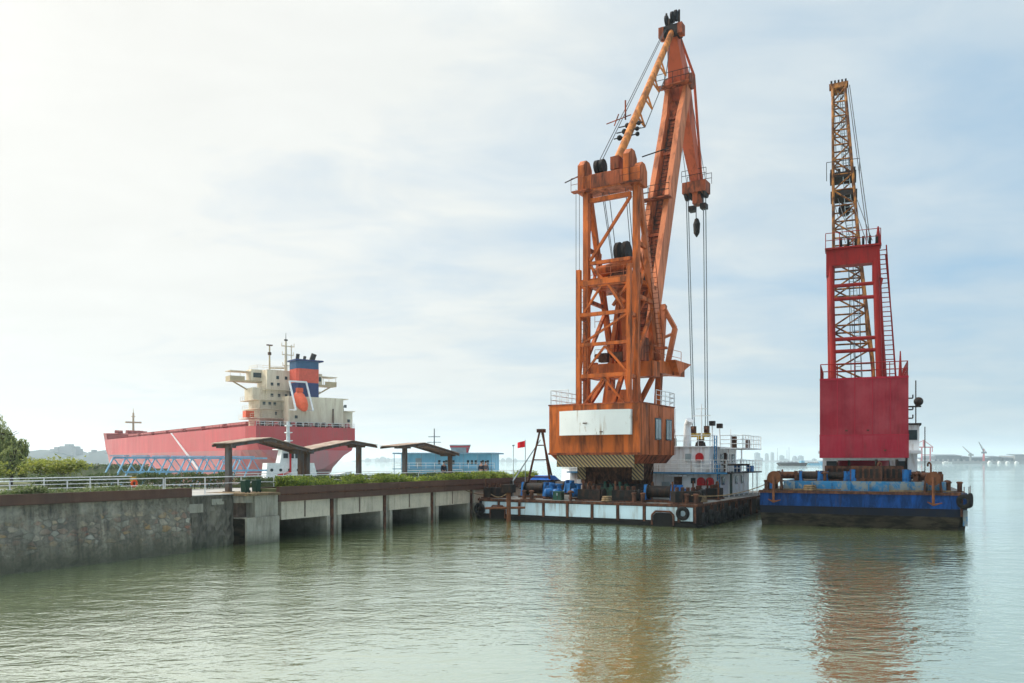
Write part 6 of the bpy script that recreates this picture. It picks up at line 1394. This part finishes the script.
b = MB(); b.box(W0, -.5, .5, -.4, .4, .08, .95); hb_ = b.build('cabinet', 'machine_green', gm); b = MB(); b.box(W0, -.58, .58, -.48, .48, 0, .08); b.build('skid', 'rust', gm)
b = MB(); b.tube((-.3, 0, .95), (-.3, 0, 1.4), .13, n=10); b.tube((.2, .1, .95), (.2, .1, 1.25), .2, n=12); b.build('reservoir', 'machine_green', gm); b = MB(); b.pipe([Vec((-.3, 0, 1.3)), Vec((.1, -.3, 1.5)), Vec((.5, -.2, 1.0)), Vec((.62, -.2, .3))], .05, 6); b.build('hose', 'dark', gm); used = []
for u0, v0, lab, rz in ((1.2, -3.9, 'dark green hydraulic machine before the crane pedestal, left one', -31), (2.3, -3.6, 'dark green hydraulic machine before the crane pedestal, right one', -10)):
    place(gm, used, A.P(u0, v0, DZ + .012), rad(rz), lab)
cp = thing('pipe_stack', '', 'pipe', (0, 0, 0), 'upright deck pipes')
b = MB(); b.tube((0, 0, 0), (0, 0, 1.25), .06, n=8); b.pipe([Vec((0, 0, 1.25)), Vec((.12, 0, 1.4)), Vec((.25, 0, 1.3)), Vec((.25, 0, 1.1))], .06, 8); b.build('gooseneck', 'rust_bright', cp); b = MB(); b.disc((0, 0, .04), (0, 0, 1), .16, .06); b.build('flange', 'rust', cp); used = []
for F_, u0, v0, z0, lab, rz in ((A, -.2, -4.6, DZ + .012, 'bent rusty vent pipe left of the dark engine under the orange crane', 0), (A, 4.4, -3.4, DZ + .012, 'bent rusty vent pipe between the crane pedestal and the wide blue winch', 1), (A, 8.2, .4, DZ + .012, 'bent rusty vent pipe at the outer edge of the black barge', 2), (B_, 1.0, 4.4, 2.43, 'bent rusty vent pipe at the left side deck of the blue barge', 1), (B_, 7.6, 1.6, 3.01, 'bent rusty vent pipe right before the crimson turntable', 0), (B_, 11.0, 5.0, 3.01, 'bent rusty vent pipe right of the brown winches on the blue barge', 2)):
    place(cp, used, F_.P(u0, v0, z0), rz, lab)
# mooring ropes between the barge, the pile and the pier
for p, q, lab in ((A.P(-8.2, -5.9, DZ + .5), Vec((-0.25, 59.6, 2.2)), 'sagging mooring rope from the black barge to the rusty pile'), (A.P(-8.4, -3, DZ + .5), qp(22.5, .0, 2.3), 'sagging mooring rope from the black barge to the pier edge'), (A.P(8.2, -5.9, DZ + .6), B_.P(.6, 1.4, 3.0), 'sagging mooring rope between the black barge corner and the blue barge')):
    b = MB(); b.pipe([p.lerp(q, i / 12) - Vec((0, 0, 1.6 * (i / 12) * (1 - i / 12))) for i in range(13)], .035, 6); tag(b.build('mooring_rope', 'timber'), lab, 'rope', 'mooring ropes')

# ================================================================== plants
def leaf(b, c, s, r, droop=0.0):
    a = r.uniform(0, 2 * math.pi); t = r.uniform(-.9, .9)
    d = Vec((math.cos(a) * math.cos(t), math.sin(a) * math.cos(t), math.sin(t) - droop)).normalized()
    e = d.cross(Vec((r.uniform(-1, 1), r.uniform(-1, 1), r.uniform(-1, 1)))).normalized()
    k = len(b.v); b.v += [c - e * s * .35, c + d * s * .9 - e * s * .12, c + d * s * 1.1, c + d * s * .5 + e * s * .38]
    b.f.append((k, k + 1, k + 2, k + 3)); b.sm.append(False)
def grow_mat(name, cols):
    """Leaf colour varies leaf by leaf, as young and old leaves do."""
    m, t, b = mat_nodes(name)
    g = N(t, 'ShaderNodeNewGeometry')
    c = ramp(t, g.outputs['Random Per Island'], [(i / (len(cols) - 1), x) for i, x in enumerate(cols)])
    t.links.new(c, b.inputs['Base Color']); b.inputs['Roughness'].default_value = 0.55
    tr_ = N(t, 'ShaderNodeBsdfTranslucent'); t.links.new(c, tr_.inputs['Color'])
    mx = N(t, 'ShaderNodeMixShader'); mx.inputs[0].default_value = 0.5
    t.links.new(b.outputs[0], mx.inputs[1]); t.links.new(tr_.outputs[0], mx.inputs[2])
    o = next(n for n in t.nodes if n.type == 'OUTPUT_MATERIAL'); t.links.new(mx.outputs[0], o.inputs['Surface'])
    return m
G_WILLOW = grow_mat('willow_leaves', [(.15, .185, .075), (.24, .29, .11), (.33, .36, .13), (.19, .23, .09)])
G_BUSH = grow_mat('young_bush_leaves', [(.22, .26, .04), (.34, .36, .07), (.15, .20, .04), (.40, .38, .09)])
G_HEDGE = grow_mat('hedge_leaves', [(.045, .075, .018), (.08, .115, .03), (.055, .085, .02), (.03, .05, .015)])
G_BRIGHT = grow_mat('planter_leaves', [(.22, .30, .03), (.34, .40, .05), (.14, .21, .03), (.09, .14, .025), (.40, .42, .08)])
G_WEED = grow_mat('weed_leaves', [(.10, .15, .045), (.17, .20, .08), (.07, .12, .03), (.22, .23, .12)])

def limbed_tree(name, label, cat, grp, base, h, rx, leaves, lm, seed, willow=False, ls=.16):
    r = random.Random(seed); t = thing(name, label, cat, base, grp); base = Vec(base)
    tk = MB(); top = base + Vec((r.uniform(-.3, .3), r.uniform(-.3, .3), h * .55)); tk.tube(base, top, h * .028, h * .015, 8)
    tips = []
    for i in range(9):
        a = i * 2.4 + r.uniform(-.4, .4); st = base.lerp(top, r.uniform(.45, 1)); en = base + Vec((math.cos(a) * rx * r.uniform(.3, .75), math.sin(a) * rx * r.uniform(.3, .75), h * (r.uniform(.5, .66) if willow else r.uniform(.62, .97))))
        tk.tube(st, en, h * .011, h * .004, 6); tips.append(en)
        for j in range(2):
            e2 = en + Vec((r.uniform(-1, 1) * rx * .35, r.uniform(-1, 1) * rx * .35, r.uniform(-.05, .08 if willow else .2) * h)); tk.tube(st.lerp(en, .7), e2, h * .005, h * .002, 5); tips.append(e2)
    tk.build('trunk', 'bark', t)
    c = MB()
    if willow:
        NS = int(leaves / 62)
        for i in range(NS):
            a = r.uniform(0, 2 * math.pi); rr = rx * math.sqrt(r.random()); lump = .5 + .5 * math.sin(a * 3 + seed) * math.sin(rr * 2.3 + a)
            zt = h * (1.0 - .60 * (rr / rx) ** 1.15) * r.uniform(.78, 1.0) - lump * h * .14
            st = base + Vec((math.cos(a) * rr, math.sin(a) * rr, zt)); zb = h * r.uniform(.08, .5); n = 62
            for k in range(n):
                f = k / n; z = zt + (zb - zt) * f; out = .28 * math.sin(min(1, f * 2.2) * math.pi / 2)
                p = base + Vec((math.cos(a) * (rr + out), math.sin(a) * (rr + out), z)) + Vec((r.gauss(0, .05), r.gauss(0, .05), 0))
                leaf(c, p, ls * r.uniform(.7, 1.3), r, 1.6)
    else:
        for i in range(leaves):
            cc = tips[i % len(tips)]; p = cc + Vec((r.gauss(0, rx * .2), r.gauss(0, rx * .2), r.gauss(0, h * .075)))
            leaf(c, p, ls * r.uniform(.6, 1.4), r, .2)
    c.build('crown', lm, t); return t
gz = 2.70
limbed_tree('willow_tree', 'tall dark willow with drooping branches at the far left of the promenade', 'tree', 'willows at the promenade end', (-39.7, 61.0, gz), 7.3, 2.2, 19000, G_WILLOW, 3, True, .15)
limbed_tree('willow_tree', 'smaller thin willow with sparse drooping twigs beside the tall dark willow', 'tree', 'willows at the promenade end', (-36.3, 58.0, gz), 4.0, .75, 4600, G_WILLOW, 8, True, .14)
for i, (x, y, h, rx, n, lab) in enumerate(((-33.6, 57.0, 1.7, 1.4, 2200, 'yellow green bush next to the thin willow behind the rails'), (-31.2, 56.0, 1.7, 1.5, 2400, 'widest yellow green bush behind the rails between willow and ship'), (-36.5, 55.0, 1.5, 1.6, 2000, 'low yellow green bush at the foot of the tall willow'))):
    limbed_tree('bush', lab, 'bush', 'young bushes left of the ship', (x, y, gz), h, rx, n, G_BUSH, 30 + i, False, .15)
def foliage_strip(name, m, s0, s1, t0, t1, z0, z1, n, ls, seed, clump=.9):
    r = random.Random(seed); b = MB(); cl = [(r.uniform(s0, s1), r.uniform(.35, 1.0)) for _ in range(int((s1 - s0) / clump))]
    for i in range(n):
        cs_, ch = r.choice(cl); s = min(s1, max(s0, r.gauss(cs_, clump * .5))); t = r.uniform(t0, t1)
        h = z0 + (z1 - z0) * ch * (r.random() ** .7) * max(.25, 1 - abs(s - cs_) / clump * .5)
        leaf(b, qp(s, t, h), ls * r.uniform(.6, 1.4), r, -.35)
    return b.build(name, m)
tag(foliage_strip('planter_foliage', G_BRIGHT, 4.0, 36, .12, 1.45, 2.93, 3.66, 30000, .13, 5, .55), kind='stuff')
tag(foliage_strip('weed_foliage', G_WEED, -40, -3.6, .15, .9, 2.98, 3.50, 11000, .11, 6, 1.1), kind='stuff')
hg = thing('hedge', 'long dark clipped hedge along the back of the promenade behind the rails', 'hedge', qp(-5, 8.3, 2.75))
r = random.Random(9); b = MB()
for i in range(9000):
    s = r.uniform(-6.0, 6.9); t = r.uniform(7.7, 8.8); z = 2.75 + .95 * (r.random() ** .5) * (1 + .1 * math.sin(s * 2.1))
    leaf(b, qp(s, t, z), .12 * r.uniform(.7, 1.3), r, 0)
b.build('foliage', G_HEDGE, hg)
b = MB()
for i in range(26):
    s = -5.8 + i * .49; b.tube(qp(s, 8.25, 2.7), qp(s + .1, 8.25, 3.4), .03, .015, 5)
b.build('stems', 'bark', hg)
hg = thing('hedge', 'dark hedge along the far edge of the pier behind the shelters', 'hedge', qp(20, 8.4, 2.75))
r = random.Random(10); b = MB()
for i in range(11000):
    s = r.uniform(7.2, 36.0); t = r.uniform(7.7, 8.5); z = 2.75 + .62 * (r.random() ** .5) * (1 + .12 * math.sin(s * 1.7))
    leaf(b, qp(s, t, z), .13 * r.uniform(.7, 1.3), r, 0)
b.build('foliage', G_HEDGE, hg)
b = MB(); b.box(Q, -8.55, -7.65, 7.2, 36.0, 2.745, 2.95); b.build('soil_box', 'earth', hg)
r = random.Random(14); b = MB()
for i in range(2600):
    x = r.uniform(-130, -96); y = 206 + (r.random()) * 8; leaf(b, Vec((x, y, 2.5 + r.random() * .9)), .7, r, 0)
tag(b.build('embankment_grass', G_HEDGE), kind='stuff')

# ================================================================== people on the pier
def person(label, loc, rz, jacket, trousers, seed):
    t = thing('person', label, 'person', loc)
    def skin(name, m, vs_, es, rs, root=0):
        me = bpy.data.meshes.new(name); me.from_pydata(vs_, es, []); me.materials.append(M[m]); o = bpy.data.objects.new(name, me); col.objects.link(o); o.parent = t; ORG[o.name] = ORG[t.name]
        md = o.modifiers.new('skin', 'SKIN'); sv = me.skin_vertices[0].data
        for i, x in enumerate(rs): sv[i].radius = (x, x) if not isinstance(x, tuple) else x
        sv[root].use_root = True
        o.modifiers.new('smooth', 'SUBSURF').levels = 1; o.modifiers['smooth'].render_levels = 2
        return o
    k = 1 if seed % 2 else -1
    hip, kn = (0, 0, .92), .5
    V_ = [hip, (0, .0, 1.15), (0, .01, 1.38), (0, .01, 1.47), (0, -.01, 1.53), (0, -.025, 1.60), (0, -.02, 1.69),
          (.1, .02, .86), (.11, -.04 * k, .5), (.11, .03 * k, .09), (.115, -.12, .04), (-.1, .02, .86), (-.11, .05 * k, .5), (-.11, .06 * k, .09), (-.115, -.09, .04),
          (.19, .01, 1.36), (.24, .02, 1.1), (.25, -.06, .86), (.25, -.1, .76), (-.19, .01, 1.36), (-.24, .03, 1.1), (-.25, -.04, .86), (-.25, -.08, .76)]
    E_ = [(0, 1), (1, 2), (2, 3), (3, 4), (4, 5), (5, 6), (0, 7), (7, 8), (8, 9), (9, 10), (0, 11), (11, 12), (12, 13), (13, 14), (2, 15), (15, 16), (16, 17), (17, 18), (2, 19), (19, 20), (20, 21), (21, 22)]
    R_ = [(.14, .1), (.13, .09), (.15, .09), .055, .055, (.075, .09), (.06, .075), .085, .055, .04, .04, .085, .055, .04, .04, .055, .045, .035, (.035, .02), .055, .045, .035, (.035, .02)]
    skin('body', 'skin', V_, E_, R_)
    jv = [V_[i] for i in (0, 1, 2, 15, 16, 17, 19, 20, 21)]
    skin('jacket', jacket, jv, [(0, 1), (1, 2), (2, 3), (3, 4), (4, 5), (2, 6), (6, 7), (7, 8)], [(.17, .125), (.165, .12), (.175, .115), .075, .062, .052, .075, .062, .052])
    tv = [V_[i] for i in (0, 7, 8, 9, 11, 12, 13)]
    skin('trousers', trousers, tv, [(0, 1), (1, 2), (2, 3), (0, 4), (4, 5), (5, 6)], [(.15, .115), .105, .075, .065, .105, .075, .065])
    b = MB(); b.ball(ORG[t.name] + Vec((0, .0, 1.69)), .093, .105, .085, 12, 8); b.build('hair', 'hair', t)
    t.rotation_euler = (0, 0, rz); return t
person('person in dark clothes standing at the pier rail before the blue house', qp(23.7, 2.6, 2.745), rad(40), 'cloth_dark', 'cloth_dark', 1)
person('person in black jacket walking on the pier near the right end of the blue house', qp(29.3, 2.4, 2.745), rad(150), 'cloth_dark', 'cloth_grey', 2)
person('person in grey and blue standing next to the one in black on the pier', qp(30.4, 2.6, 2.745), rad(200), 'cloth_grey', 'cloth_blue', 3)

# ================================================================== air
hm = bpy.data.materials.new('river_haze'); hm.use_nodes = True; ht = hm.node_tree; ht.nodes.clear()
ho_ = ht.nodes.new('ShaderNodeOutputMaterial'); hv = ht.nodes.new('ShaderNodeVolumePrincipled')
hv.inputs['Color'].default_value = (0.74, 0.87, 0.96, 1); hv.inputs['Density'].default_value = 0.00017; hv.inputs['Anisotropy'].default_value = 0.35
ht.links.new(hv.outputs[0], ho_.inputs['Volume'])
b = MB(); b.box(W0, -5200, 5200, -250, 7200, -3.0, 110.0)
o = b.build('haze', hm); tag(o, kind='stuff')
